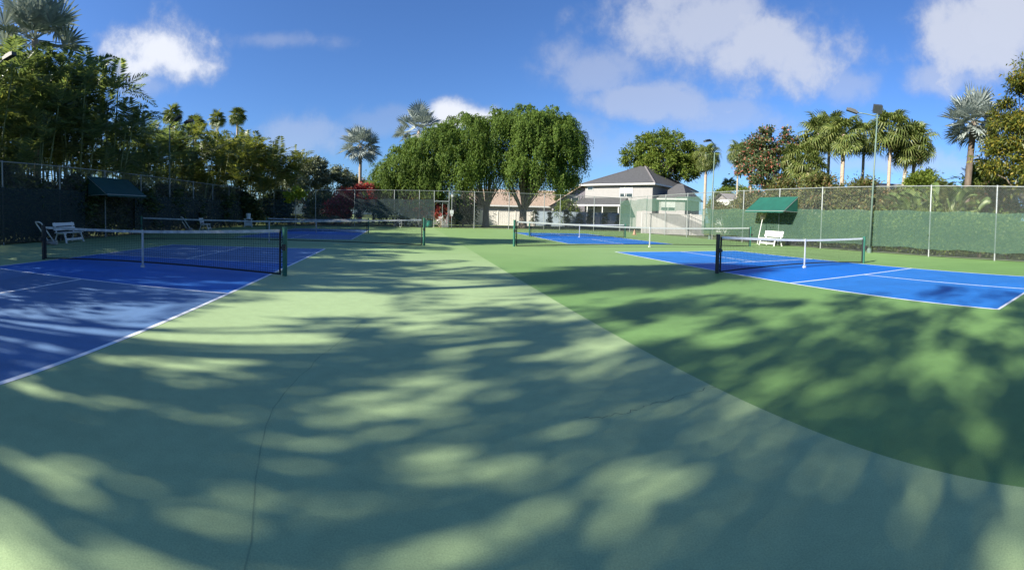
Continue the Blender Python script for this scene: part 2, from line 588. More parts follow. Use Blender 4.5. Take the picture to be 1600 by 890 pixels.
LM = dict(
    areca=leafmat('areca_leaf', [(0, (.075, .115, .065)), (.55, (.125, .175, .088)), (.94, (.17, .22, .10)), (1, (.29, .30, .10))], .52, .34, spec=.5),
    areca_far=leafmat('sunny_palm_leaf', [(0, (.065, .092, .036)), (.5, (.125, .16, .052)), (.92, (.19, .21, .068)), (1, (.30, .27, .08))], .46, .38, spec=.45),
    understory=leafmat('dark_shrub_leaf', [(0, (.030, .055, .026)), (.7, (.065, .10, .042)), (1, (.14, .17, .06))], .45),
    silver=leafmat('silver_palm_leaf', [(0, (.17, .20, .19)), (.6, (.27, .31, .29)), (1, (.40, .43, .39))], .18, .5, (1.0, 1.05, .9)),
    fan=leafmat('fan_palm_leaf', [(0, (.065, .095, .022)), (.6, (.125, .160, .042)), (1, (.21, .225, .07))], .32),
    skirt=leafmat('dry_palm_leaf', [(0, (.16, .10, .05)), (1, (.32, .22, .11))], .2, .7, (1, 1, .8)),
    ficus=leafmat('ficus_leaf', [(0, (.046, .086, .014)), (.55, (.084, .140, .022)), (1, (.135, .19, .032))], .32, .6, spec=.15),
    grey=leafmat('grey_green_leaf', [(0, (.085, .105, .060)), (.6, (.15, .175, .105)), (1, (.26, .28, .18))], .25, .55, (1.1, 1.1, .7)),
    round_=leafmat('bright_leaf', [(0, (.060, .100, .018)), (.6, (.115, .165, .026)), (1, (.19, .22, .045))], .34, .6, spec=.15),
    tulip=leafmat('tulip_tree_leaf', [(0, (.035, .060, .022)), (.6, (.065, .095, .035)), (.84, (.11, .14, .05)), (.89, (.38, .13, .09)), (1, (.52, .19, .14))], .28),
    mango=leafmat('mango_leaf', [(0, (.040, .060, .012)), (.5, (.085, .105, .018)), (.8, (.16, .155, .02)), (1, (.26, .20, .03))], .32),
    bank=leafmat('dry_shrub_leaf', [(0, (.055, .072, .022)), (.55, (.105, .125, .038)), (.85, (.16, .15, .05)), (1, (.26, .15, .08))], .32),
    hedge=leafmat('hedge_leaf', [(0, (.065, .105, .024)), (.6, (.125, .175, .04)), (1, (.21, .25, .06))], .36),
    lime=leafmat('lime_leaf', [(0, (.20, .27, .025)), (.6, (.32, .38, .04)), (1, (.42, .44, .07))], .5),
    redleaf=leafmat('red_shrub_leaf', [(0, (.20, .03, .035)), (.42, (.44, .07, .075)), (.74, (.60, .20, .19)), (.80, (.10, .12, .05)), (1, (.17, .17, .07))], .5, tint=(1.3, .8, .6)),
    banana=leafmat('banana_leaf', [(0, (.05, .085, .025)), (.6, (.10, .15, .04)), (1, (.20, .24, .09))], .35),
    whiteflower=leafmat('white_petal', [(0, (.6, .6, .58)), (1, (.75, .72, .68))], .2, tint=(1, 1, 1)),
    shade=leafmat('shade_tree_leaf', [(0, (.03, .055, .014)), (1, (.08, .12, .03))], .22),
)

# ------------------------------------------------------------------ frames of the two courts sides
LF = (-7.5575, 6.6246, .2617)
RF = (8.2351, 10.2705, .1974)


def fw(fr, u, v, z=0.0):
    x, y, a = fr
    return Vector((x + u * math.cos(a) - v * math.sin(a), y + u * math.sin(a) + v * math.cos(a), z))


FT = .3048
CW, CL, CK = 20 * FT, 44 * FT, 7 * FT
UFL, UFR, VB = -9.0347, 9.9208, 33.4096
FH = 3.57
L0, LD = fw(LF, UFL, 0), fw(LF, UFL, 1) - fw(LF, UFL, 0)
R0, RD = fw(RF, UFR, 0), fw(RF, UFR, 1) - fw(RF, UFR, 0)
B0, BD = fw(RF, 0, VB), fw(RF, 1, VB) - fw(RF, 0, VB)


def cross(p, d, q, e):
    k = ((q.x - p.x) * e.y - (q.y - p.y) * e.x) / (d.x * e.y - d.y * e.x)
    return p + d * k


NW, NE = cross(L0, LD, B0, BD), cross(R0, RD, B0, BD)


def mid(y):
    return Vector((2.22 - .237 * y, y, 0))


# ------------------------------------------------------------------ ground
structure(MB().poly([(-400, -300, -.03), (400, -300, -.03), (400, 600, -.03), (-400, 600, -.03)]).build('lawn', MT['lawn']))
SY = -14.0
MB0 = cross(mid(0), mid(1) - mid(0), B0, BD)
e = .25
bl, br = NW + BD.normalized() * -e, NE + BD.normalized() * e
sl, srr = L0 + LD * ((SY - L0.y) / LD.y), R0 + RD * ((SY - R0.y) / RD.y)
sl.x -= e
srr.x += e


def slab(pts, name, mat, z, t=.03):
    n = len(pts)
    b = MB()
    b.poly([(p.x, p.y, z) for p in pts])
    for i in range(n):
        p, q = pts[i], pts[(i + 1) % n]
        b.poly([(p.x, p.y, z), (p.x, p.y, z - t), (q.x, q.y, z - t), (q.x, q.y, z)])
    return structure(b.build(name, mat))


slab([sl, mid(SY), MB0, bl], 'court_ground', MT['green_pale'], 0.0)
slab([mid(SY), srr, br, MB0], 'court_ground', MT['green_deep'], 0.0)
# path of the filled seam and the hairline crack in the pale surface
b = MB()
ys = np.linspace(.2, 4.6, 40)
xs = np.interp(ys, [.2, .9, 1.24, 1.79, 2.41, 3.4, 4.6], [-.50, -.72, -.84, -1.20, -1.48, -1.60, -1.66])
for _ in range(6):
    xs[1:-1] = (xs[:-2] + xs[2:] + xs[1:-1]) / 3
pts = [(x + rr_k * .006, y) for x, y, rr_k in zip(xs, ys, np.random.default_rng(2).normal(size=40))]
for (x0, y0), (x1, y1) in zip(pts, pts[1:]):
    d = Vector((x1 - x0, y1 - y0, 0)).normalized() * .0035
    b.poly([(x0 + d.y, y0 - d.x, .0008), (x1 + d.y, y1 - d.x, .0008), (x1 - d.y, y1 + d.x, .0008), (x0 - d.y, y0 + d.x, .0008)])
structure(b.build('ground_seam', MT['seam']))
b = MB()
rr = random.Random(5)
a0, a1 = at(905, 655, 1), at(1120, 608, 1)
P = []
for i in range(34):
    t = i / 33
    px, py = 905 + 215 * t, 655 - 47 * t + 5 * math.sin(t * 5)
    d = ray(px, py)
    k = -H / d[2]
    P.append(Vector((d[0] * k + rr.uniform(-.015, .015), d[1] * k + rr.uniform(-.02, .02), .0008)))
for p, q in zip(P, P[1:]):
    d = (q - p).normalized() * rr.uniform(.0006, .0022)
    b.poly([(p.x + d.y, p.y - d.x, .0008), (q.x + d.y, q.y - d.x, .0008), (q.x - d.y, q.y + d.x, .0008), (p.x - d.y, p.y + d.x, .0008)])
structure(b.build('ground_crack', MT['crack']))


def court(fr, u0, v0, m_out, m_kit):
    def rect(b, ua, ub, va, vb, z):
        b.poly([fw(fr, u0 + ua, v0 + va, z), fw(fr, u0 + ub, v0 + va, z), fw(fr, u0 + ub, v0 + vb, z), fw(fr, u0 + ua, v0 + vb, z)])
    w, l, k, t = CW / 2, CL / 2, CK, .055
    b = MB()
    rect(b, -w, w, -l, -k, .0015)
    rect(b, -w, w, k, l, .0015)
    structure(b.build('court_paint', m_out))
    b = MB()
    rect(b, -w, w, -k, k, .0015)
    structure(b.build('kitchen_paint', m_kit))
    b = MB()
    z = .003
    rect(b, -w, w, -l, -l + t, z)
    rect(b, -w, w, l - t, l, z)
    rect(b, -w, -w + t, -l + t, l - t, z)
    rect(b, w - t, w, -l + t, l - t, z)
    for s in (-1, 1):
        rect(b, -w + t, w - t, s * k - t / 2, s * k + t / 2, z)
    rect(b, -t / 2, t / 2, -l + t, -k - t / 2, z)
    rect(b, -t / 2, t / 2, k + t / 2, l - t, z)
    structure(b.build('court_lines', MT['line']))


court(LF, 0, 0, MT['blue_faded'], MT['blue_kitchen_faded'])
court(RF, 0, 0, MT['blue'], MT['blue_kitchen'])
court(LF, .3164, 19.127, MT['blue_faded'], MT['blue_kitchen_faded'])
court(RF, -.2788, 18.2154, MT['blue'], MT['blue_kitchen'])


# ------------------------------------------------------------------ nets
def net(label, group, fr, u0, v0, half, hp, hc, tape, postmat, pr, tennis=False, lace=True, sag=.10, first=None):
    p = fw(fr, u0, v0)
    t = thing('tennis_net' if tennis else 'pickleball_net', label, 'net', p, fr[2], group)
    for s in (-1, 1):
        b = MB().tube([(s * half, 0, 0), (s * half, 0, hp + .02)], pr, 12)
        b.tube([(s * half, 0, hp + .02), (s * half, 0, hp + .045)], pr * 1.12, 12)
        po = b.build('post', first if first and s < 0 else postmat, t, False)
        c = MB().tube([(s * (half + .0), -pr - .02, hp * .62), (s * half, -pr - .09, hp * .62)], .045, 10)
        c.box((s * half, -pr - .03, hp * .62), (.07, .06, .12))
        c.build('crank', MT['black'], po)
    e = half - pr - .06
    top = lambda x: hc + (hp - hc) * (abs(x) / half) ** 1.6
    bot = lambda x: .03 + sag * (1 - (abs(x) / half) ** 2)
    # cord mesh
    b = MB()
    st = .05
    n = int(2 * e / st)
    w = .0052
    for i in range(n + 1):
        x = -e + 2 * e * i / n
        z0, z1 = bot(x), top(x) - .05
        b.poly([(x - w / 2, 0, z0), (x + w / 2, 0, z0), (x + w / 2, 0, z1), (x - w / 2, 0, z1)])
        b.poly([(x, -w / 2, z0), (x, w / 2, z0), (x, w / 2, z1), (x, -w / 2, z1)])
    m = int((hp - .05) / st)
    N = 24
    for j in range(m + 1):
        for i in range(N):
            xs = [-e + 2 * e * i / N, -e + 2 * e * (i + 1) / N]
            zs = [bot(x) + (top(x) - .05 - bot(x)) * j / m for x in xs]
            b.poly([(xs[0], .002, zs[0] - w / 2), (xs[1], .002, zs[1] - w / 2), (xs[1], .002, zs[1] + w / 2), (xs[0], .002, zs[0] + w / 2)])
    b.build('net_mesh', MT['cord'], t)
    # tape and bottom band
    b = MB()
    for i in range(N):
        x0, x1 = -e + 2 * e * i / N, -e + 2 * e * (i + 1) / N
        b.beam((x0, 0, top(x0) - .03), (x1, 0, top(x1) - .03), .016, .062)
    b.build('tape', tape, t)
    b = MB()
    for i in range(N):
        x0, x1 = -e + 2 * e * i / N, -e + 2 * e * (i + 1) / N
        b.beam((x0, 0, bot(x0)), (x1, 0, bot(x1)), .012, .035)
    b.build('bottom_band', MT['cord'], t)
    b = MB().tube([(-half, 0, hp - .02)] + [(-e + 2 * e * i / N, 0, top(-e + 2 * e * i / N) - .005) for i in range(N + 1)] + [(half, 0, hp - .02)], .006, 5)
    b.build('cable', MT['cord'], t)
    for s in (-1, 1):
        b = MB()
        b.tube([(s * (e + .01), 0, .02), (s * (e + .01), 0, hp - .03)], .022, 8)
        if lace:
            for k in range(9):
                z = .06 + (hp - .14) * k / 8
                b.tube([(s * (e + .01), 0, z), (s * (half - pr * .5), 0, z + .04)], .007, 5)
        b.build('net_edge', MT['cord'], t)
    b = MB().box((0, -.012, (hc + .02) / 2 + .03), (.055, .008, hc - .05))
    b.box((0, -.012, .03), (.09, .05, .05))
    b.build('center_strap', tape, t)
    return t


G1 = 'pickleball nets'
net('low net with grey tape across the nearer blue court beside the white bench', G1, LF, 0, 0, 3.35, .93, .864, MT['tape_worn_shaded'], MT['post_green'], .05, first=MT['black'])
net('low net with white tape across the sunlit blue court nearest the green awning', G1, RF, 0, 0, 3.35, .93, .864, MT['tape'], MT['post_green'], .05, first=MT['black'])
net('low net across the small shaded blue court beyond the long net, before the red shrub', G1, LF, .3164, 19.127, 3.35, .93, .864, MT['tape_worn_shaded'], MT['post_green'], .045)
net('low net across the distant sunlit blue court in front of the grey house', G1, RF, -.2788, 18.2154, 3.35, .93, .864, MT['tape'], MT['post_green'], .045)
G2 = 'tennis nets'
net('long tennis net running from the shaded hedge fence to the green post by the bin', G2, LF, .2238, 9.124, 6.4, 1.07, .93, MT['tape_worn_shaded'], MT['post_green'], .05, True)
net('long tennis net with bright white tape standing on open sunlit green paint', G2, RF, -.0337, 9.3162, 6.4, 1.07, .93, MT['tape'], MT['post_green'], .05, True)


# ------------------------------------------------------------------ fences
def fence(label, p0, p1, posts, screens, mats, side=1, bar_from=0.0, link_z=(0.05, None), openings=(), scr_name='windscreen', stub=()):
    """p0 -> p1 along local x; posts at distances; screens (x0, x1, z0, z1)"""
    d = p1 - p0
    L = d.length
    t = thing('chain_link_fence', label, 'fence', p0, math.atan2(d.y, d.x))
    pm, wm, sm = mats
    for x in posts:
        b = MB().tube([(x, 0, 0), (x, 0, FH)], .038, 8)
        b.tube([(x, 0, FH), (x, 0, FH + .03)], .046, 8)
        b.build('post', pm, t)
    runs = []
    x = 0.0
    for a, c in openings:
        runs.append((x, a))
        x = c
    runs.append((x, L))
    b = MB()
    r2 = MB()
    lk = MB()
    s = .075
    w = .0050
    off = side * .045
    for a, c in runs:
        b.tube([(a, 0, FH - .02), (c, 0, FH - .02)], .024, 8)
        r2.tube([(a, off, .06), (c, off, .06)], .006, 5)
        z0, z1 = .03, FH - .03
        hh = z1 - z0
        for sg in (1, -1):
            k = a - hh if sg == 1 else a
            end = c if sg == 1 else c + hh
            while k < end:
                # wire from (k, z0) going up at 45 degrees
                xa, za = k, z0
                xb, zb = k + sg * hh, z1
                if sg == 1:
                    if xa < a:
                        za += a - xa
                        xa = a
                    if xb > c:
                        zb -= xb - c
                        xb = c
                else:
                    if xa > c:
                        za += xa - c
                        xa = c
                    if xb < a:
                        zb -= a - xb
                        xb = a
                if zb > za + .02:
                    yy = off + sg * .003
                    dx, dz = sg * .7071 * w / 2, .7071 * w / 2
                    lk.poly([(xa + dx, yy, za - dz), (xb + dx, yy, zb - dz), (xb - dx, yy, zb + dz), (xa - dx, yy, za + dz)])
                k += s * 1.4142
    for a, c in openings:
        b.tube([(a, 0, FH - .02), (c, 0, FH - .02)], .024, 8)
    b.build('top_rail', pm, t)
    r2.build('tension_wire', wm, t)
    lk.build('chain_link', wm, t)
    for (xa, xb, za, zb) in screens:
        n = max(2, int((xb - xa) / .45))
        b = MB()
        rows = 5
        g = [[None] * (rows + 1) for _ in range(n + 1)]
        for i in range(n + 1):
            for j in range(rows + 1):
                xx = xa + (xb - xa) * i / n
                sagz = .03 * math.sin(xx * 1.9) + .02 * math.sin(xx * 4.3)
                zz = za + (zb - za) * j / rows + (sagz if j in (0, rows) else 0)
                yy = -side * .055 - side * (.018 * math.sin(xx * 3.1 + j) + .012 * math.sin(xx * 7 + j * 2))
                g[i][j] = (xx, yy, zz)
        for i in range(n):
            for j in range(rows):
                b.poly([g[i][j], g[i + 1][j], g[i + 1][j + 1], g[i][j + 1]])
        b.build(scr_name, sm, t, True)
    return t


# side fence in the shade of the palms
TA = -5.0
lp = [k for k in np.arange(3.0 - 3.45 * 2, 34.0, 3.45)]
Llen = (NW - L0).dot(LD)
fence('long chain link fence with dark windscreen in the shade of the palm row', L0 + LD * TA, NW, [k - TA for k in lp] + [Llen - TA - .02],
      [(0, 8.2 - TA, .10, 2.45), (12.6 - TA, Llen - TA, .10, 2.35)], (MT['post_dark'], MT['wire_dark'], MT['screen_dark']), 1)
# sunny side fence
TB = -9.0
rp = [k for k in np.arange(-3.13 - 3.42, 33.0, 3.42)]
Rlen = (NE - R0).dot(RD)
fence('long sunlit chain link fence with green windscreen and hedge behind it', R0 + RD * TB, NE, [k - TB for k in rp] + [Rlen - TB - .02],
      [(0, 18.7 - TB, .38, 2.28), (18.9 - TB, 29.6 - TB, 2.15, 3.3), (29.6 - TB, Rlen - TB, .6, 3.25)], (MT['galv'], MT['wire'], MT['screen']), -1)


def along_back(px):
    d = ray(px, 340)
    return (cross(Vector((0, 0, 0)), Vector((d[0], d[1], 0)), B0, BD) - NW).dot(BD)


gx0, gx1 = along_back(678.5), along_back(701)
bp_ = [along_back(x) for x in (493, 554, 616, 655, 741, 795, 850, 875, 928)]
Blen = (NE - NW).dot(BD)
fence('chain link fence across the far end with charcoal windscreen left of its gate', NW, NE,
      [.02, 2.0] + bp_ + [gx0 - .02, gx1 + .02, Blen - .05],
      [(0, along_back(484), .9, 2.75), (along_back(554), gx0 - .1, .85, 2.7)], (MT['galv'], MT['wire_dark'], MT['screen_black']), 1, openings=[(gx0, gx1)])
# gate standing open in the far fence
ga, gb = NW + BD * (gx0 + .06), NW + BD * (gx1 - .06)
gw = gx1 - gx0 - .12
g = thing('fence_gate', 'open chain link gate with pale frame beside the green bin', 'gate', gb, math.atan2(BD.y, BD.x) + math.radians(62))
b = MB()
for x in (-.03, -gw):
    b.tube([(x, 0, .08), (x, 0, 2.35)], .025, 8)
for z in (.08, 1.2, 2.35):
    b.tube([(-.03, 0, z), (-gw, 0, z)], .022, 8)
b.build('frame', MT['galv'], g)
b = MB()
for k in range(60):
    x = -gw + gw * k / 59
    for sg in (-1, 1):
        xe = x + sg * 2.2
        xe2 = min(-.03, max(-gw, xe))
        if abs(xe2 - x) > .05:
            b.tube([(x, 0, .1), (xe2, 0, .1 + abs(xe2 - x))], .003, 3, False)
b.build('chain_link', MT['wire_dark'], g)
MB().box((-gw + .02, -.05, 1.1), (.10, .05, .16)).build('latch', MT['galv'], g)
h_ = thing('gate_header', 'horizontal steel header bar over the gate opening in the far fence', 'bar', (ga + gb) / 2 + Vector((0, 0, 2.55)), math.atan2(BD.y, BD.x))
MB().tube([(-gw / 2 - .05, 0, 0), (gw / 2 + .05, 0, 0)], .05, 10).build('rail', MT['galv'], h_)
for s in (-1, 1):
    MB().box((s * (gw / 2 + .02), 0, 0), (.10, .13, .13)).build('clamp', MT['galv'], h_)


# ------------------------------------------------------------------ awnings on the side fences
def awning(label, fr, base, rot, w, zt, zf, proj, canvas, frame):
    """local x along the fence, local y towards the court"""
    t = thing('awning', label, 'awning', base, rot, 'canvas shade awnings')
    b = MB()
    n = 10
    for i in range(n):
        x0, x1 = -w / 2 + w * i / n, -w / 2 + w * (i + 1) / n
        for j in range(6):
            f0, f1 = j / 6, (j + 1) / 6

            def P(x, f):
                rib = abs(((x + w / 2) / w * 2) % 1 - .5) * 2
                return (x, .05 + proj * f, zt + (zf - zt) * f - .06 * math.sin(f * math.pi) * (1 - rib * .6))
            b.poly([P(x0, f0), P(x1, f0), P(x1, f1), P(x0, f1)])
    b.build('canopy', canvas, t, True)
    b = MB()
    for i in range(n):
        x0, x1 = -w / 2 + w * i / n, -w / 2 + w * (i + 1) / n
        d0, d1 = .10 + .02 * (i % 2), .10 + .02 * ((i + 1) % 2)
        b.poly([(x0, .055 + proj, zf), (x1, .055 + proj, zf), (x1, .055 + proj, zf - d1), (x0, .055 + proj, zf - d0)])
    b.build('valance', canvas, t)
    for s in (-1, 1):
        b = MB()
        x = s * w / 2
        b.poly([(x, .05, zt), (x, .05 + proj, zf), (x, .05, zf)])
        b.build('side_panel', canvas, t)
    b = MB()
    b.tube([(-w / 2, .04 + proj, zf - .012), (w / 2, .04 + proj, zf - .012)], .02, 8)
    b.tube([(-w / 2, .03, zt - .03), (w / 2, .03, zt - .03)], .02, 8)
    for s in (-1, 0, 1):
        b.tube([(s * w / 2, .03, zf - .03), (s * w / 2, .03 + proj, zf - .02)], .018, 6)
        b.tube([(s * w / 2, .03, zt - .04), (s * w / 2, .03 + proj, zf - .03)], .014, 6)
    b.build('frame', frame, t)
    return t


aw = R0 + RD * 10.65
awning('sunlit green canvas awning above the white bench on the sunny fence', RF, aw, math.atan2(RD.y, RD.x) , 3.35,
       at(1215, 308.5, 28.2).z, at(1205, 329.5, 27.0).z, 1.25, MT['awning'], MT['galv'])
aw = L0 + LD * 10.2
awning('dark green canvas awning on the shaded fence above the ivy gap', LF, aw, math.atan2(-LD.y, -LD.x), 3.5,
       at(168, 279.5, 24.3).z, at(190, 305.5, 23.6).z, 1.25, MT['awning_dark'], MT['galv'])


# ------------------------------------------------------------------ benches, rollers and other court furniture
def bench(label, loc, rot, L=1.5):
    """local y points to the court"""
    t = thing('bench', label, 'bench', loc, rot, 'white wooden benches')
    b = MB()
    for k in range(3):
        b.box((0, -.16 + k * .16, .45), (L, .14, .035))
    b.build('seat', MT['white'], t)
    b = MB()
    rx = Matrix.Rotation(math.radians(14), 3, 'X')
    for k in range(2):
        b.box((0, -.27 - k * .05, .62 + k * .19), (L, .028, .15), rx)
    b.build('backrest', MT['white'], t)
    for s in (-1, 1):
        x = s * (L / 2 - .18)
        MB().beam((x, .20, .43), (x + s * .05, .34, 0), .07, .05).build('leg', MT['white'], t)
        MB().beam((x, -.20, .43), (x + s * .05, -.34, 0), .07, .05).build('leg', MT['white'], t)
        MB().beam((x + s * .035, -.22, .40), (x + s * .035, -.36, .90), .045, .05).build('back_support', MT['white'], t)
        MB().beam((x - s * .03, -.26, .40), (x - s * .03, .26, .40), .045, .06).build('brace', MT['white'], t)
    MB().beam((-L / 2 + .2, .28, .16), (L / 2 - .2, .28, .16), .05, .10).build('foot_rail', MT['white'], t)
    return t


rl = math.atan2(-LD.y, -LD.x)
rr_ = math.atan2(RD.y, RD.x)
bench('white slatted bench in deep shade near the grey-taped net post', gp(108, 19.6), rl + .10, 1.55)
bench('small white bench in the shade beside the far court roller', gp(321, 31.8), rl + .25, 1.4)
bench('white bench in the sun under the bright green awning', gp(1205, 26.4), rr_ , 1.55)


def roller(label, loc, rot):
    t = thing('court_roller', label, 'court roller', loc, rot, 'court drying rollers')
    b = MB()
    for s in (-1, 1):
        b.tube([(s * .20, 0, .12), (s * .20, -.58, .86), (s * .19, -.64, .93), (s * .13, -.69, .97)], .026, 8)
    b.tube([(-.13, -.69, .97), (.13, -.69, .97)], .026, 8)
    b.build('handle', MT['white'], t)
    MB().tube([(-.34, 0, .09), (.34, 0, .09)], .085, 14).build('roller', MT['foam'], t, True)
    b = MB().box((0, .0, .20), (.56, .10, .03))
    for s in (-1, 1):
        b.box((s * .37, 0, .13), (.02, .08, .16))
    b.build('bracket', MT['galv'], t)
    return t


roller('court roller with looped steel handle leaning in front of the nearer shaded bench', gp(80, 18.0), .1)
roller('court roller standing against the dark fence beside the farther shaded bench', gp(295, 30.6), -.2)

# white stand with a drinks cooler
c = gp(388, 38.5)
t = thing('cooler_stand', 'white stand holding a drinks cooler at the dark corner of the fence', 'cooler stand', c, .5)
b = MB()
for sx in (-1, 1):
    for sy in (-1, 1):
        MB().beam((sx * .33, sy * .25, 0), (sx * .28, sy * .22, .72), .05, .05).build('leg', MT['white'], t)
MB().box((0, 0, .74), (.74, .56, .04)).build('top', MT['white'], t)
MB().box((0, 0, .28), (.60, .46, .30)).build('shelf', MT['white'], t)
k = tag(MB().tube([(0, 0, 0), (0, 0, .38)], [.19, .21], 16).tube([(0, 0, .38), (0, 0, .43), (0, 0, .46)], [.22, .22, .12], 16).build('drinks_cooler', MT['white'], None, False, c + Vector((0, 0, .762))),
        'round white drinks cooler standing on the white stand', 'cooler')
# green bin with a wire hopper
c = gp(670.5, 42.3)
t = thing('trash_bin', 'green drum bin with a dark liner standing at the far gate', 'bin', c, .3)
MB().tube([(0, 0, 0), (0, 0, .30), (0, 0, .60), (0, 0, .72)], [.33, .36, .37, .36], 18).build('drum', MT['bin'], t, True)
MB().tube([(0, 0, .72), (0, 0, .77)], [.375, .35], 18).build('liner', MT['black'], t)
t = thing('ball_hopper', 'wire ball hopper with black tray standing on the green bin', 'ball hopper', c + Vector((0, 0, .775)), .2)
b = MB()
for s in (-1, 1):
    for q in (-1, 1):
        b.tube([(s * .26, q * .18, 0), (s * .30, q * .18, .46)], .02, 6)
    b.tube([(s * .30, -.18, .46), (s * .30, .18, .46)], .02, 6)
for q in (-1, 1):
    b.tube([(-.30, q * .18, .46), (.30, q * .18, .46)], .02, 6)
b.build('frame', MT['white'], t)
MB().box((0, 0, .20), (.46, .32, .26)).build('tray', MT['black'], t)
# meter box hung on the far fence post
c = NW + BD * along_back(706) - Vector((0, .12, 0))
t = thing('meter_box', 'white meter box on a thin conduit just right of the gate', 'meter box', c, math.atan2(BD.y, BD.x))
MB().box((0, -.02, 1.55), (.34, .16, .36)).box((0, -.02, 1.28), (.2, .12, .22)).build('box', MT['white'], t)
MB().tube([(0, 0, 0), (0, 0, 3.45)], .035, 8).build('conduit', MT['galv'], t)
MB().box((0, -.04, 3.1), (.2, .16, .2)).build('junction_box', MT['white'], t)
# broom leaning on the sunny fence
a = gp(1184.5, 26.9)
t = thing('court_broom', 'white-handled broom leaning on the windscreen left of the sunny bench', 'broom', a, 0)
tp = at(1191.5, 341, 27.9) - a
MB().tube([(0, 0, .03), tuple(tp)], .022, 8).build('handle', MT['white'], t)
q = tp.normalized()
MB().tube([tuple(tp - q * .05), tuple(tp + q * .02)], [.03, .16], 8).box(tuple(tp + q * .12), (.34, .07, .26)).build('head', MT['tan'], t)
# tan ball box and cone-like pile by the far fence
t = thing('traffic_cone', 'small faded tan cone on the grass strip before the pale boards', 'cone', gp(992, 36.6), 0)
MB().tube([(0, 0, .03), (0, 0, .45)], [.15, .035], 14).build('cone', MT['orange'], t)
MB().box((0, 0, .015), (.38, .38, .03)).build('base', MT['orange'], t)


def bicycle(label, loc, rot):
    t = thing('bicycle', label, 'bicycle', loc, rot, 'bicycles by the far fence')
    R = .34
    for x in (-.53, .53):
        pts = [(x + (R - .02) * math.cos(a), 0, R + (R - .02) * math.sin(a)) for a in np.linspace(0, 2 * math.pi, 25)]
        w_ = MB().tube(pts, .034, 6, False).build('wheel', MT['galv'], t)
        b = MB()
        for a in np.linspace(0, math.pi, 7)[:-1]:
            b.tube([(x - (R - .03) * math.cos(a), 0, R - (R - .03) * math.sin(a)), (x + (R - .03) * math.cos(a), 0, R + (R - .03) * math.sin(a))], .004, 3, False)
        b.tube([(x, -.05, R), (x, .05, R)], .03, 8)
        b.build('spokes', MT['galv'], w_)
    b = MB()
    bb, st, hd, rw, fr_ = (-.08, 0, .32), (-.20, 0, .78), (.36, 0, .80), (-.53, 0, R), (.53, 0, R)
    for p, q in ((bb, st), (bb, hd), (st, hd), (bb, rw), (st, rw), (hd, fr_)):
        b.tube([p, q], .028, 6)
    b.build('frame', MT['white'], t)
    MB().tube([(.36, 0, .80), (.34, 0, .98)], .016, 6).tube([(.30, -.27, 1.02), (.36, -.1, .98), (.36, .1, .98), (.30, .27, 1.02)], .016, 6).build('handlebar', MT['galv'], t)
    MB().tube([(-.20, 0, .78), (-.23, 0, .92)], .014, 6).box((-.24, 0, .94), (.26, .13, .05)).build('saddle', MT['black'], t)
    MB().tube([(-.08, -.04, .32), (-.08, .04, .32)], .09, 12).build('crank', MT['black'], t)
    return t


bicycle('white bicycle parked by the far fence, nearer the red shrub', gp(623, 42.2), 2.2)
bicycle('white bicycle parked by the far fence, nearer the green bin', gp(645, 42.2), .15)


# ------------------------------------------------------------------ floodlight poles
def lamp_head(b, p, d, L=.62):
    d = Vector(d).normalized()
    p = Vector(p)
    q = p + d * L
    b.beam(p, q, .26, .13)
    b.beam(p + d * .1 + Vector((0, 0, .09)), q - d * .15 + Vector((0, 0, .09)), .18, .06)


def light_pole(label, base, top, heads, flood=False):
    t = thing('floodlight_pole', label, 'light pole', base, 0, 'floodlight poles around the courts')
    lean = Vector(top) - Vector(base)
    MB().tube([(0, 0, 0), tuple(lean * .5), tuple(lean)], [.062, .05, .04], 10).build('pole', MT['pole_green'], t, True)
    MB().tube([(0, 0, 0), (0, 0, .25)], .13, 10).build('base', MT['pole_green'], t)
    for (dx, dy, rise, ln, tilt) in heads:
        d = Vector((dx, dy, 0)).normalized()
        p0 = lean - Vector((0, 0, .12))
        pts = [p0 + d * ln * s + Vector((0, 0, rise * math.sin(s * math.pi * .5))) for s in (0, .25, .5, .75, 1)]
        arm = MB().tube([tuple(p) for p in pts], .03, 8).build('arm', MT['pole_green'], t, True)
        b = MB()
        lamp_head(b, pts[-1], d + Vector((0, 0, tilt)))
        b.build('lamp', MT['lamp'], arm)
    if flood:
        b = MB().box(tuple(lean + Vector((0, 0, .28))), (.46, .30, .42), Matrix.Rotation(-.6, 3, 'Z') @ Matrix.Rotation(.5, 3, 'X'))
        b.tube([tuple(lean), tuple(lean + Vector((0, 0, .12)))], .05, 8)
        b.build('floodlight', MT['lamp'], t)
    return t


def vtop(px, D, py):
    b = gp(px, D)
    return Vector((b.x, b.y, at(px, py, D).z))


light_pole('green light pole with two short arms rising among the shaded palms', gp(264, 29.3), vtop(266, 29.3, 196), [(.9, -.1, .35, .55, .35), (.95, .35, .2, 1.1, .22)])
light_pole('green light pole with dark lamp heads at the near end of the shaded fence', gp(-6, 18.6), vtop(-6, 18.6, 108), [(1, .25, .3, .85, .05), (.25, -1, .3, .8, .1)])
light_pole('slim green light pole with one drooping dark lamp by the grey house', gp(1110, 32.9), vtop(1113, 32.9, 226), [(-.9, -.35, .35, .55, -.25)])
light_pole('tall green light pole with square floodlight beside the shaggy fan palms', gp(1360, 23.0), vtop(1364, 23.0, 178), [(-.75, .65, .12, 1.05, .28)], True)

# ------------------------------------------------------------------ houses and boundary walls
def local(loc, rot):
    return Matrix.Translation(loc) @ Matrix.Rotation(rot, 4, 'Z')


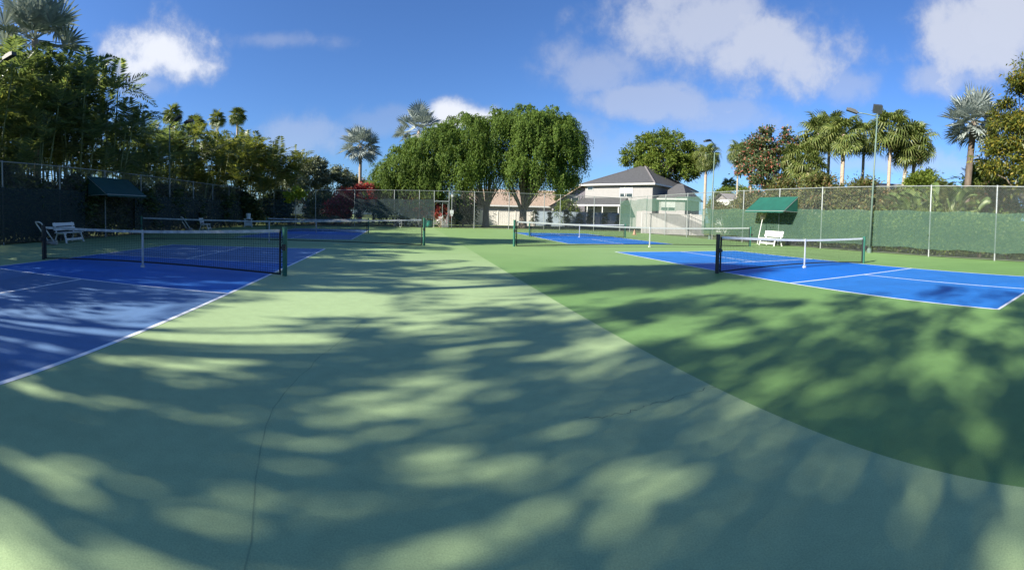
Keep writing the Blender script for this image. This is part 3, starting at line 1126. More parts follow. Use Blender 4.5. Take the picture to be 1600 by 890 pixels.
def hip_roof(b, x0, x1, y0, y1, z, h, ridge):
    """eave rectangle with a ridge of the given length along x"""
    cx, cy = (x0 + x1) / 2, (y0 + y1) / 2
    A, B_ = (cx - ridge / 2, cy, z + h), (cx + ridge / 2, cy, z + h)
    b.poly([(x0, y0, z), (x1, y0, z), B_, A])
    b.poly([(x1, y1, z), (x0, y1, z), A, B_])
    b.poly([(x1, y0, z), (x1, y1, z), B_])
    b.poly([(x0, y1, z), (x0, y0, z), A])
    return A, B_


def window(t, x, z, w, h, y=0.0, blind=True, louvre=False):
    """window in the wall facing local -y"""
    b = MB()
    e = .07
    b.box((x, y - .03, z + h / 2 + e / 2), (w + 2 * e, .08, e)).box((x, y - .03, z - h / 2 - e / 2), (w + 2 * e, .10, e))
    b.box((x - w / 2 - e / 2, y - .03, z), (e, .08, h)).box((x + w / 2 + e / 2, y - .03, z), (e, .08, h))
    if w > 1.2:
        b.box((x, y - .02, z), (.06, .06, h))
    f = b.build('window', MT['fascia'], t)
    MB().box((x, y - .012, z), (w, .02, h)).build('pane', MT['glass'], f)
    if blind:
        MB().box((x, y - .028, z + h * .18), (w - .02, .012, h * .62)).build('blind', MT['blind'], f)
    return f


# grey two-storey house
HD = 74.0
c0 = gp(913, HD + 1.5)
c1 = gp(1018, HD - 5.5)
dv = c1 - c0
hr = math.atan2(dv.y, dv.x)
HW = dv.length
hz = at(960, 287.5, HD - 2).z
t = thing('grey_house', 'two-storey grey house with dark hipped tile roof behind the far fence', 'house', c0, hr)
hd = 17.0
MB().box((HW / 2, hd / 2, hz / 2), (HW, hd, hz)).build('wall', MT['wall_grey'], t)
b = MB()
o = .75
peak = at(1000, 258.5, HD + 4).z
A, B_ = hip_roof(b, -o, HW + o, -o, hd + o, hz, peak - hz, .8)
rf = b.build('roof', MT['roof_slate'], t)
b = MB()
for cx, cy in ((-o, -o), (HW + o, -o), (HW + o, hd + o), (-o, hd + o)):
    e_ = A if cx < HW / 2 else B_
    b.beam((cx, cy, hz + .06), (e_[0], e_[1], e_[2] + .05), .22, .10)
b.build('ridge_caps', MT['roof_mauve'], rf)
b = MB()
b.box((HW / 2, -o - .02, hz - .09), (HW + 2 * o + .08, .05, .24)).box((HW + o + .02, hd / 2, hz - .09), (.05, hd + 2 * o - .02, .24))
b.box((HW / 2, -o / 2 - .02, hz - .19), (HW + 2 * o - .06, o, .03)).box((HW + o / 2, hd / 2, hz - .19), (o, hd - .05, .03))
b.build('fascia', MT['fascia'], t)
pxm = HW / 107.0
window(t, (981 - 913) * pxm, hz - 1.35, 2.3, 1.55)
window(t, (922 - 913) * pxm, hz - .62, 1.1, .55, blind=False)
MB().box((HW * .64 - .35, -.04, hz - 1.0), (.16, .08, 1.9)).build('downpipe', MT['fascia'], t)
# porch roof along the front
pz = at(945, 320, HD - 3).z
pt = at(945, 309, HD).z
b = MB()
x0, x1 = -.9, HW * .70
b.poly([(x0, -3.0, pz), (x1, -3.0, pz), (x1 - .6, -.005, pt), (x0 + .8, -.005, pt)])
b.poly([(x1, -3.0, pz), (x1, -.005, pz), (x1 - .6, -.005, pt)])
b.poly([(x0, -3.0, pz), (x0 + .8, -.005, pt), (x0, -.005, pz)])
pr = b.build('porch_roof', MT['roof_slate'], t)
MB().box(((x0 + x1) / 2, -3.02, pz - .12), (x1 - x0 + .05, .05, .25)).build('fascia', MT['fascia'], pr)
for x in np.linspace(x0 + .5, x1 - .5, 4):
    MB().box((x, -2.8, (pz - .25) / 2), (.16, .16, pz - .25)).build('porch_post', MT['fascia'], t)
window(t, HW * .13, 1.9, 1.4, 1.1, blind=False)
window(t, HW * .42, 1.7, 2.6, 1.5, blind=False)
# side wing with its own small hip roof
wz = at(1045, 311, HD - 3).z
wpk = at(1058, 289, HD).z
b = MB()
wx0, wx1, wy0, wy1 = HW + .02, HW + 5.0, 1.5, 7.5
b.box(((wx0 + wx1) / 2, (wy0 + wy1) / 2, wz / 2 - .01), (wx1 - wx0, wy1 - wy0, wz - .02))
wg = b.build('wing_wall', MT['wall_grey'], t)
b = MB()
hip_roof(b, wx0, wx1 + .5, wy0 - .5, wy1 + .5, wz, wpk - wz, 1.0)
b.build('wing_roof', MT['roof_slate'], t)
MB().box(((wx0 + wx1) / 2 + .25, wy0 - .53, wz - .1), (wx1 - wx0 + .5, .05, .26)).box((wx1 + .53, (wy0 + wy1) / 2, wz - .1), (.05, wy1 - wy0 + 1, .26)).build('wing_fascia', MT['fascia'], t)
window(t, (wx0 + wx1) / 2 - .4, wz - 1.25, 2.4, 1.3, wy0, blind=True)

# low house with tan roof behind the weeping figs
TD = 80.0
c0, c1 = gp(722, TD), gp(868, TD)
dv = c1 - c0
tr_ = math.atan2(dv.y, dv.x)
TW = dv.length
t = thing('tan_roof_house', 'low house with tan shingle roof and lilac gable behind the weeping figs', 'house', c0, tr_)
ez = at(790, 320, TD).z
rz_ = at(790, 296, TD + 5).z
MB().box((TW / 2, 5, ez / 2), (TW, 10, ez)).build('wall', MT['wall_lilac'], t)
b = MB()
b.poly([(-.6, -.8, ez - .1), (TW + .3, -.8, ez - .1), (TW + .3, 5, rz_), (-.6, 5, rz_)])
b.poly([(TW + .3, 10.8, ez - .1), (-.6, 10.8, ez - .1), (-.6, 5, rz_), (TW + .3, 5, rz_)])
b.poly([(-.6, -.8, ez - .1), (-.6, 5, rz_), (-.6, 10.8, ez - .1)])
b.build('roof', MT['roof_tan'], t)
MB().box((TW / 2, -.83, ez - .2), (TW + .9, .05, .26)).build('fascia', MT['fascia'], t)
window(t, TW * .38, 1.75, 3.2, 1.1, blind=False)
window(t, TW * .68, 1.75, 1.6, 1.1, blind=False)
gx_ = TW + .0
gap = at(901, 290, TD - 4).z
gz = at(862, 318, TD - 4).z
gw_ = (gp(930, TD) - gp(858, TD)).length
b = MB()
xa, xb = gx_ - .8, gx_ - .8 + gw_
xm = xa + gw_ * .58
b.poly([(xa, -4, 0), (xb, -4, 0), (xb, -4, gz), (xm, -4, gap), (xa, -4, gz)])
b.poly([(xa, -4, 0), (xa, -4, gz), (xa, 8, gz), (xa, 8, 0)])
b.poly([(xb, -4, 0), (xb, 8, 0), (xb, 8, gz), (xb, -4, gz)])
b.build('gable_wall', MT['wall_lilac'], t)
b = MB()
b.poly([(xa - .7, -4.5, gz - .35), (xm, -4.5, gap + .12), (xm, 8, gap + .12), (xa - .7, 8, gz - .35)])
b.poly([(xb + .7, -4.5, gz - .35), (xb + .7, 8, gz - .35), (xm, 8, gap + .12), (xm, -4.5, gap + .12)])
b.build('gable_roof', MT['roof_tan'], t)
window(t, xa + gw_ * .44, at(886, 312, TD - 4).z, 1.2, .95, -4.0, blind=False)


def gable_house(name, label, loc, rot, W, D_, ez, rz, wall, roof, wins):
    t = thing(name, label, 'house', loc, rot)
    MB().box((0, D_ / 2, ez / 2), (W, D_, ez)).build('wall', wall, t)
    b = MB()
    b.poly([(-W / 2 - .5, -.6, ez - .12), (W / 2 + .5, -.6, ez - .12), (W / 2 + .5, D_ / 2, rz), (-W / 2 - .5, D_ / 2, rz)])
    b.poly([(W / 2 + .5, D_ + .6, ez - .12), (-W / 2 - .5, D_ + .6, ez - .12), (-W / 2 - .5, D_ / 2, rz), (W / 2 + .5, D_ / 2, rz)])
    for s in (-1, 1):
        b.poly([(s * W / 2, 0, ez - .05), (s * W / 2, D_, ez - .05), (s * W / 2, D_ / 2, rz - .15)])
    b.build('roof', roof, t)
    MB().box((0, -.62, ez - .2), (W + 1.05, .05, .22)).build('fascia', MT['fascia'], t)
    for x, z, w, h in wins:
        window(t, x, z, w, h, blind=False)
    return t


def facing(p, extra=0.0):
    return math.atan2(p.y, p.x) - math.pi / 2 + extra


p = gp(1400, 43)
gable_house('mauve_roof_house', 'low house with mauve-grey tile roof behind the fan palm trunks', p, facing(p, -.1), 9.5, 8, at(1400, 307, 43).z, at(1400, 287, 47).z,
            MT['wall_lilac'], MT['roof_mauve'], [(-2, 1.9, 1.6, 1.2), (2.2, 1.9, 1.6, 1.2)])
p = gp(1505, 38)
gable_house('yellow_house', 'small yellow house glimpsed through the fence under the silver palm', p, facing(p, 1.2), 4.0, 6, at(1500, 318, 38).z, at(1500, 304, 38).z,
            MT['wall_yellow'], MT['roof_mauve'], [(-.8, 2.0, 1.0, 1.0)])
p = gp(1160, 58)
gable_house('white_shed', 'small white gabled building far off between two slim palm trunks', p, facing(p, .5), 4.2, 4, at(1160, 312, 58).z, at(1160, 302, 58).z,
            MT['white'], MT['roof_mauve'], [(0, 1.6, .9, 1.0)])
p = gp(490, 54)
gable_house('tan_shed', 'small tan outbuilding half hidden beside the red-leaved shrub', p, facing(p, -.3), 1.5, 1.6, at(490, 322, 54).z, at(490, 316, 54).z, MT['tan'], MT['roof_mauve'], [])


def board_fence(label, p0, p1, h, mat, w=.16):
    d = p1 - p0
    t = thing('board_fence', label, 'fence', p0, math.atan2(d.y, d.x), 'privacy fences beyond the courts')
    L = d.length
    n = int(L / w)
    b = MB()
    for i in range(n):
        b.box((w * (i + .5), (i % 2) * .012, h / 2), (w - .012, .03, h - .12))
    b.build('boards', mat, t)
    MB().box((L / 2, .0, h - .03), (L, .07, .07)).box((L / 2, 0, .06), (L, .06, .1)).build('rails', mat, t)
    for x in np.arange(0, L + .1, 2.4):
        MB().box((x, 0.02, h / 2 + .04), (.13, .13, h + .08)).build('post', mat, t)
    return t


board_fence('white vinyl fence glowing in the sun behind the weeping fig trunks', gp(696, 60), gp(836, 60), 1.95, MT['white_vinyl'])
board_fence('blue-grey board fence with flowering plants before it below the grey house', gp(833, 62), gp(985, 60), 2.1, MT['bluefence'])
board_fence('pale vinyl fence close behind the sunny side fence', gp(1003, 42.0), gp(1101, 40.5), 1.95, MT['grey_vinyl'])


# ------------------------------------------------------------------ plants
def unit(a):
    return a / np.maximum(np.linalg.norm(a, axis=-1, keepdims=True), 1e-9)


def leaves(c, d, nrm, L, W):
    """diamond leaf quads from centre c along d with blade normal nrm"""
    d = unit(d)
    s = unit(np.cross(d, nrm))
    L, W = L[:, None], W[:, None]
    a = c - d * L * .5
    t = c + d * L * .5
    m = c - d * L * .02
    return np.stack([a, m + s * W * .5, t, m - s * W * .5], 1)


def sphere_dirs(rng, n):
    return unit(rng.normal(size=(n, 3)))


def crown(rng, blobs, clumps, per, L, W, cr, droop=.35, shell=.55, flat=.75, low=-.75):
    """clumps of leaves on the outer part of a set of ellipsoids"""
    bl = np.array(blobs, float)
    wgt = (bl[:, 3] * bl[:, 4] * bl[:, 5]) ** (2 / 3)
    bi = rng.choice(len(bl), clumps, p=wgt / wgt.sum())
    dr = sphere_dirs(rng, clumps)
    dr[:, 2] = np.where(dr[:, 2] < low, -dr[:, 2], dr[:, 2])
    rad = shell + (1 - shell) * rng.random(clumps) ** .6
    cen = bl[bi, :3] + dr * bl[bi, 3:6] * rad[:, None]
    csz = cr * rng.uniform(.55, 1.35, clumps)
    idx = np.repeat(np.arange(clumps), per)
    off = rng.normal(size=(len(idx), 3)) * csz[idx][:, None] * .55
    off[:, 2] *= flat
    c = cen[idx] + off
    d = unit(off) * .8 + dr[idx] * .5 + rng.normal(size=(len(idx), 3)) * .5
    d[:, 2] -= droop
    nr = dr[idx] * .6 + rng.normal(size=(len(idx), 3)) * .6
    nr[:, 2] += .5
    n = len(idx)
    return leaves(c, d, nr, L * rng.uniform(.7, 1.3, n), W * rng.uniform(.7, 1.3, n)), cen


def limbs(b, rng, fork, cen, r0, n, spread=.35):
    fork = Vector(fork)
    for i in rng.choice(len(cen), min(n, len(cen)), replace=False):
        e_ = Vector(cen[i])
        v = e_ - fork
        m1 = fork + v * .35 + Vector((0, 0, v.length * .10)) + Vector(rng.normal(size=3)) * spread * .3
        m2 = fork + v * .7 + Vector((0, 0, v.length * .08)) + Vector(rng.normal(size=3)) * spread * .3
        k = rng.uniform(.6, 1.0)
        b.tube([tuple(fork), tuple(m1), tuple(m2), tuple(e_)], [r0 * k, r0 * .6 * k, r0 * .35 * k, r0 * .12], 6, False)


def tree(name, label, cat, base, blobs, trunk_h, tr, leafm, barkm, clumps, per, L, W, cr, seed, nl=10, lean=(0, 0), group=None, **kw):
    rng = np.random.default_rng(seed)
    t = thing(name, label, cat, base, 0, group)
    Q, cen = crown(rng, blobs, clumps, per, L, W, cr, **kw)
    leaf_mesh('crown', Q, leafm, t)
    b = MB()
    f = Vector((lean[0], lean[1], trunk_h))
    b.tube([(0, 0, -.02), (0, 0, .15), tuple(f * .5 + Vector((.06, 0, 0))), tuple(f)], [tr * 1.6, tr * 1.15, tr * .95, tr * .85], 12)
    limbs(b, rng, f, cen, tr * .65, nl)
    b.build('trunk', barkm, t, True)
    return t


def frame_from(d, roll=0.0):
    """columns: along d, sideways, up"""
    d = unit(np.asarray(d, float))
    up = np.array([0, 0, 1.0])
    if abs(d[2]) > .98:
        up = np.array([1.0, 0, 0])
    s = unit(np.cross(up, d))
    u = np.cross(d, s)
    if roll:
        s, u = s * math.cos(roll) + u * math.sin(roll), u * math.cos(roll) - s * math.sin(roll)
    return np.stack([d, s, u], 1)


def fan_leaf(rng, R, nseg=24, span=2.5, droop=.2, cup=.25, split=.5, hang=0.0):
    """fan palm leaf: hub at the origin, middle along +x, upper side +z"""
    phi = np.linspace(-span, span, nseg)
    de = span / nseg * 1.02
    r1 = R * split
    out = []
    for i, p in enumerate(phi):
        e_ = np.array([math.cos(p), math.sin(p), 0])
        t_ = np.array([-math.sin(p), math.cos(p), 0])
        Rt = R * (1 - .22 * (abs(p) / span) ** 2) * rng.uniform(.92, 1.06)
        z = lambda r: np.array([0, 0, cup * abs(math.sin(p)) * r - droop * R * (r / R) ** 2.2])
        w1 = r1 * math.tan(de)
        w0 = .06 * R * math.tan(de)
        pl = np.array([0, 0, .025 * R * (1 if i % 2 else -1)])
        a = e_ * .05 * R
        m = e_ * r1 + z(r1)
        m2 = e_ * (r1 + Rt) / 2 + z((r1 + Rt) / 2)
        tp = e_ * Rt + z(Rt)
        out.append([a - t_ * w0, a + t_ * w0, m + t_ * w1 + pl, m - t_ * w1 - pl])
        out.append([m - t_ * w1 * .95 - pl, m + t_ * w1 * .95 + pl, m2 + t_ * w1 * .62, m2 - t_ * w1 * .62])
        q = tp
        if hang:
            q = tp * .93 + np.array([0, 0, -hang * rng.uniform(.6, 1.3)])
        out.append([m2 - t_ * w1 * .6, m2 + t_ * w1 * .6, q + t_ * .006, q - t_ * .006])
    return np.array(out)


def fan_crown(rng, n, R, pet, top, inc_hi=1.35, inc_lo=-.7, droop=.2, cup=.25, hang=0.0, split=.5, nseg=24, tipdown=.35, jit=.15):
    """crown of fan leaves around the point top"""
    Q, S = [], []
    for i in range(n):
        az = i * 2.39996 + rng.normal() * jit
        f = (i + .5) / n
        inc = inc_hi + (inc_lo - inc_hi) * f ** .9 + rng.normal() * .08
        d = np.array([math.cos(az) * math.cos(inc), math.sin(az) * math.cos(inc), math.sin(inc)])
        Lp = pet * rng.uniform(.8, 1.15)
        hub = top + d * Lp - np.array([0, 0, .12 * Lp * max(0, math.cos(inc))])
        d2 = unit(d - np.array([0, 0, tipdown]))
        Fm = frame_from(d2, rng.normal() * .35)
        q = fan_leaf(rng, R * rng.uniform(.85, 1.1), nseg, 2.35, droop * rng.uniform(.7, 1.4), cup, split, hang)
        Q.append(q @ Fm.T + hub)
        s = Fm[:, 1] * .035
        b0 = top + d * .08
        S.append(np.array([[b0 - s, b0 + s, hub + s * .6, hub - s * .6]]))
        u = Fm[:, 2] * .03
        S.append(np.array([[b0 - u, b0 + u, hub + u * .6, hub - u * .6]]))
    return Q, S


def frond(rng, p0, d, L, curve, lmax, lw, npair=26, vee=.35):
    """feather palm frond"""
    d = unit(np.asarray(d, float))
    hor = np.array([d[0], d[1], 0])
    if np.linalg.norm(hor) < .15:
        hor = np.array([math.cos(rng.random() * 6.28), math.sin(rng.random() * 6.28), 0]) * .3
    s_ = np.linspace(0, 1, npair * 2)
    P = p0 + d * L * s_[:, None] + hor * (L * .10 * s_ ** 2)[:, None] - np.array([0, 0, 1.0]) * (L * curve * s_ ** 2.1)[:, None]
    T = unit(np.gradient(P, axis=0))
    sd = unit(np.cross(T, [0, 0, 1.0]))
    up = np.cross(sd, T)
    k = s_ > .16
    P2, T2, S2, U2, f = P[k], T[k], sd[k], up[k], s_[k]
    ln = lmax * np.clip(np.sin(np.pi * (f * .82 + .14)) ** .7, .25, 1)
    Q = []
    for sg in (-1, 1):
        n = len(P2)
        dd = S2 * sg * .95 + T2 * .55 + U2 * vee + rng.normal(size=(n, 3)) * .10
        dd[:, 2] -= .25
        dd = unit(dd)
        L_ = (ln * rng.uniform(.85, 1.1, n))
        c = P2 + dd * (L_ * .5)[:, None]
        Q.append(leaves(c, dd, U2 + rng.normal(size=(n, 3)) * .25, L_, np.full(n, lw)))
    w = .018 * (1.1 - s_)[:, None]
    R = np.stack([P[:-1] - sd[:-1] * w[:-1], P[:-1] + sd[:-1] * w[:-1], P[1:] + sd[1:] * w[1:], P[1:] - sd[1:] * w[1:]], 1)
    return Q + [R]


def areca_clump(name, label, loc, seed, h=6.0, canes=11, spread=1.3, mat='areca', fl=2.4, group=None, lw=.085, nf=8):
    rng = np.random.default_rng(seed)
    t = thing(name, label, 'palm', loc, rng.random() * 6.28, group)
    Q = []
    b = MB()
    canes = int(canes * .84)
    for i in range(canes):
        a = i * 2.4 + rng.normal() * .3
        r = spread * math.sqrt((i + .4) / canes)
        p0 = np.array([math.cos(a) * r * .6, math.sin(a) * r * .6, 0])
        hh = h * rng.uniform(.38, 1.0)
        tip = p0 + np.array([math.cos(a) * r * .9, math.sin(a) * r * .9, hh])
        mid_ = p0 * .5 + tip * .5 - np.array([math.cos(a), math.sin(a), 0]) * .12
        b.tube([tuple(p0), tuple(mid_), tuple(tip)], [.055, .045, .035], 6, False)
        m = rng.integers(nf - 2, nf + 1)
        for j in range(m):
            az = j * 2.4 + rng.normal() * .3 + a
            inc = 1.35 - 1.15 * (j / m) + rng.normal() * .1
            d = np.array([math.cos(az) * math.cos(inc), math.sin(az) * math.cos(inc), math.sin(inc)])
            Q += frond(rng, tip, d, fl * rng.uniform(.75, 1.1), rng.uniform(.28, .55), .70, lw, 16)
    leaf_mesh('crown', Q, LM[mat], t)
    b.build('trunk', MT['cane'], t)
    return t


def fan_palm(name, label, loc, seed, zc, trunk_r, n, R, pet, leafm, lean=(0, 0), trunkm='palm_trunk', skirt=0, group=None, base_flare=1.4, **kw):
    rng = np.random.default_rng(seed)
    t = thing(name, label, 'palm', loc, 0, group)
    top = np.array([lean[0], lean[1], zc])
    Q, S = fan_crown(rng, n, R, pet, top, **kw)
    leaf_mesh('crown', Q + S, leafm, t)
    b = MB()
    pts, rad = [], []
    for i in range(9):
        f = i / 8
        pts.append((lean[0] * f ** 1.5, lean[1] * f ** 1.5, zc * f))
        rad.append(trunk_r * ((base_flare if i == 0 else 1.0) * (1 - .15 * f)))
    b.tube(pts, rad, 10)
    b.build('trunk', MT[trunkm], t, True)
    if skirt:
        Q, S = fan_crown(rng, skirt, R * .8, pet * .55, top - np.array([0, 0, R * .25]), -.75, -1.25, .5, .1, .5, .4, 14, .7)
        leaf_mesh('dry_leaves', Q + S, LM['skirt'], t)
    return t


def shrub(name, label, loc, blobs, leafm, clumps, per, L, W, cr, seed, cat='shrub', group=None, stems=6, **kw):
    rng = np.random.default_rng(seed)
    t = thing(name, label, cat, loc, 0, group)
    Q, cen = crown(rng, blobs, clumps, per, L, W, cr, **kw)
    Q[:, :, 2] = np.maximum(Q[:, :, 2], .0)
    leaf_mesh('foliage', Q, leafm, t)
    b = MB()
    for i in rng.choice(len(cen), stems, replace=False):
        e_ = cen[i]
        b.tube([(e_[0] * .02, e_[1] * .02, -.02), (e_[0] * .6, e_[1] * .6, e_[2] * .5), tuple(e_)], [.04, .03, .012], 5, False)
    b.build('stems', MT['bark'], t)
    return t


# --- palm row behind the shaded fence
GA = 'feather palms behind the shaded fence'
protoA = areca_clump('areca_palm', 'tall feather palm clump against the frame edge behind the shaded fence', gp(-40, 21.5), 1, 8.6, 16, 1.5, fl=3.1, group=GA)
protoB = areca_clump('areca_palm', 'tall feather palm clump under the big silver fan palm', gp(18, 23.4), 2, 7.7, 15, 1.4, fl=3.1, group=GA)
protoC = areca_clump('areca_palm', 'feather palm clump rising directly over the dark awning', gp(165, 26.5), 3, 8.4, 14, 1.5, fl=2.9, group=GA)
again(protoC, 'tall feather palm clump right of the silver fan palm trunk', gp(66, 25.4), 1.1, 1.04)
again(protoA, 'feather palm clump with arching tips against the white cloud', gp(112, 24.6), 2.3, 1.02)
again(protoB, 'dark feather palm clump standing right of the dark awning', gp(208, 29.4), 4.0, .86)
again(protoA, 'feather palm clump just left of the twin-armed light pole', gp(238, 33.5), 5.1, .80)
again(protoC, 'feather palm clump behind the twin-armed light pole', gp(272, 36.0), .6, .84)
again(protoC, 'shorter feather palm clump hiding the trunk of the big silver fan palm', gp(47, 21.9), 2.9, .84)
protoD = areca_clump('areca_palm', 'yellowish feather palm clump right of the twin-armed light pole', gp(300, 36.5), 4, 7.4, 15, 1.6, 'areca_far', 2.7, group=GA)
again(protoD, 'sunny feather palm clump behind the farther shaded bench', gp(330, 39.5), 2.0, 1.05)
protoE = areca_clump('areca_palm', 'sunny feather palm clump below the two distant round-headed palms', gp(358, 42.5), 5, 7.4, 15, 1.7, 'areca_far', 2.8, group=GA)
again(protoD, 'sunny feather palm clump above the white cooler stand', gp(388, 45.0), 3.6, 1.12)
again(protoE, 'sunny feather palm clump at the dark corner of the fences', gp(418, 47.5), 1.2, 1.05)
again(protoE, 'drooping feather palm clump next to the grey-green trees', gp(445, 51.0), 4.4, .98)
GB = 'feather palms in the back of the shaded row'
for (px, D, src, rz, s_, lab) in [
        (-10, 28, protoB, .3, 1.2, 'back feather palm clump filling the frame edge beneath the silver palm'),
        (45, 29, protoA, 1.9, 1.15, 'back feather palm clump seen through the row below the silver palm'),
        (92, 30, protoC, 3.1, 1.2, 'back feather palm clump below the bright cloud'),
        (140, 31.5, protoB, 4.7, .98, 'back feather palm clump seen over the awning top rail'),
        (190, 34, protoA, .9, .93, 'back feather palm clump between awning and light pole'),
        (225, 37, protoC, 2.8, .9, 'back feather palm clump near the light pole lamps'),
        (285, 42, protoB, 5.5, .88, 'back feather palm clump right behind the light pole arms'),
        (315, 45, protoD, 4.1, 1.2, 'back feather palm clump left of the two distant round-headed palms'),
        (372, 50, protoE, .2, 1.15, 'back feather palm clump under the right-hand distant round-headed palm'),
        (405, 53, protoD, 5.2, 1.2, 'back feather palm clump above the fence corner')]:
    again(src, lab, gp(px, D), rz, s_, GB)
GU = 'dark shrubs along the shaded fence'
u1 = shrub('understory_shrub', 'dark leafy shrub behind the fence at the near edge', gp(-25, 20.6), [(0, 0, 1.6, 1.6, 1.3, 1.7), (.6, .3, 2.6, 1.1, 1, 1.2)], LM['understory'], 120, 60, .34, .13, .5, 31, group=GU)
for px, D, rz, s_, lab in [(20, 21.4, 1, 1.1, 'dark shrub between the silver palm trunk and the fence'), (60, 22.6, 2.2, 1.0, 'dark shrub behind the fence over the nearer shaded bench'),
                           (95, 23.4, .4, 1.15, 'dark shrub behind the fence post left of the dark awning'), (135, 24.8, 3.3, .95, 'dark shrub filling the ivy gap under the dark awning'),
                           (172, 26.2, 4.3, .9, 'dark shrub with hanging leaves behind the dark awning'), (205, 27.8, 5, 1.1, 'dark shrub at the right end of the dark awning'),
                           (240, 30.5, .9, 1.15, 'dark shrub at the foot of the twin-armed light pole'), (285, 34.0, 2.7, 1.2, 'dark shrub behind the farther court roller'),
                           (330, 38.0, 1.7, 1.25, 'dark shrub behind the farther shaded bench'), (375, 43.0, 3.9, 1.3, 'dark shrub behind the white cooler stand'),
                           (425, 47.5, .2, 1.3, 'dark shrub behind the young lime tree')]:
    again(u1, lab, gp(px, D), rz, (s_, s_, s_ * .74))

# silver fan palms
GS = 'silver fan palms'
fan_palm('silver_palm', 'big silver fan palm towering over the shaded palm row', gp(60, 24.2), 11, at(57, 62, 24.2).z, .22, 28, 1.45, 1.75, LM['silver'], group=GS,
         inc_hi=1.4, inc_lo=-.15, droop=.10, cup=.35, split=.55, tipdown=.1)
fan_palm('silver_palm', 'silver fan palm with bare grey trunk between the grey-green trees and the figs', gp(562, 58), 12, at(562, 228, 58).z, .24, 30, 1.55, 1.7, LM['silver'], group=GS,
         inc_hi=1.4, inc_lo=-.8, droop=.15, cup=.3, split=.55, tipdown=.15)
fan_palm('silver_palm', 'silver fan palm rising over the sunlit edge of the weeping figs', gp(652, 64), 13, at(652, 205, 64).z, .26, 26, 1.75, 2.5, LM['silver'], group=GS,
         inc_hi=1.5, inc_lo=-.45, droop=.12, cup=.35, split=.55, tipdown=.15)
fan_palm('silver_palm', 'leaning silver fan palm beside the yellowish mango tree', gp(1506, 29), 14, at(1514, 190, 29).z, .26, 42, 1.2, 1.25, LM['silver'], lean=(.2, -.35), group=GS, trunkm='bark_dark',
         inc_hi=1.45, inc_lo=-.85, droop=.10, cup=.3, split=.55, tipdown=.12)
# distant round headed palms
GR = 'distant round-headed palms'
for px, py, D, lab, sd in [(340, 186, 68, 'left of two distant round-headed palms above the feather palms', 21), (371, 181, 66, 'right of two distant round-headed palms above the feather palms', 22),
                           (306, 194, 62, 'distant golden round-headed palm beside the lamp heads', 23), (271, 178, 60, 'distant tan-headed palm behind the lamp heads', 24)]:
    fan_palm('fan_palm', lab, gp(px, D), sd, at(px, py, D).z, .2, 28, 1.0, .85, LM['fan'], group=GR, droop=.25, hang=.15, inc_lo=-.9)

# grey-green trees
GG = 'grey-green trees beyond the far fence'
tree('grey_tree', 'grey-green broadleaf tree left of the bare-trunked silver palm', 'tree', gp(478, 60), [(0, 0, 5.2, 3.6, 3, 3.4), (-2.5, 0, 4.2, 2.6, 2.5, 2.8), (1.2, 0, 6.6, 2.2, 2, 2.3)], 2.5, .22, LM['grey'], MT['bark'], 170, 80, .42, .16, .62, 41, group=GG)
tree('grey_tree', 'grey-green broadleaf tree directly behind the bare-trunked silver palm', 'tree', gp(527, 63), [(0, 0, 4.6, 3.4, 3, 3.4), (2.4, 0, 4.0, 2.4, 2.2, 2.6)], 2.5, .2, LM['grey'], MT['bark'], 150, 80, .42, .16, .62, 42, group=GG)
tree('yellow_green_tree', 'low yellow-green tree at the foot of the bare-trunked silver palm', 'tree', gp(583, 66), [(0, 0, 3.2, 4.6, 2.4, 2.4)], 1.5, .18, LM['round_'], MT['bark'], 110, 80, .40, .16, .6, 43)
# young lime coloured tree
tree('young_tree', 'young lime green tree with thin pale trunk inside the fence corner', 'tree', gp(461, 40.8), [(-.1, 0, 2.95, .95, .8, .55), (-.5, 0, 2.6, .6, .5, .4), (.4, .1, 3.1, .6, .5, .35)], 1.9, .045, LM['lime'], MT['bark_pale'], 34, 22, .34, .17, .33, 44, nl=8)


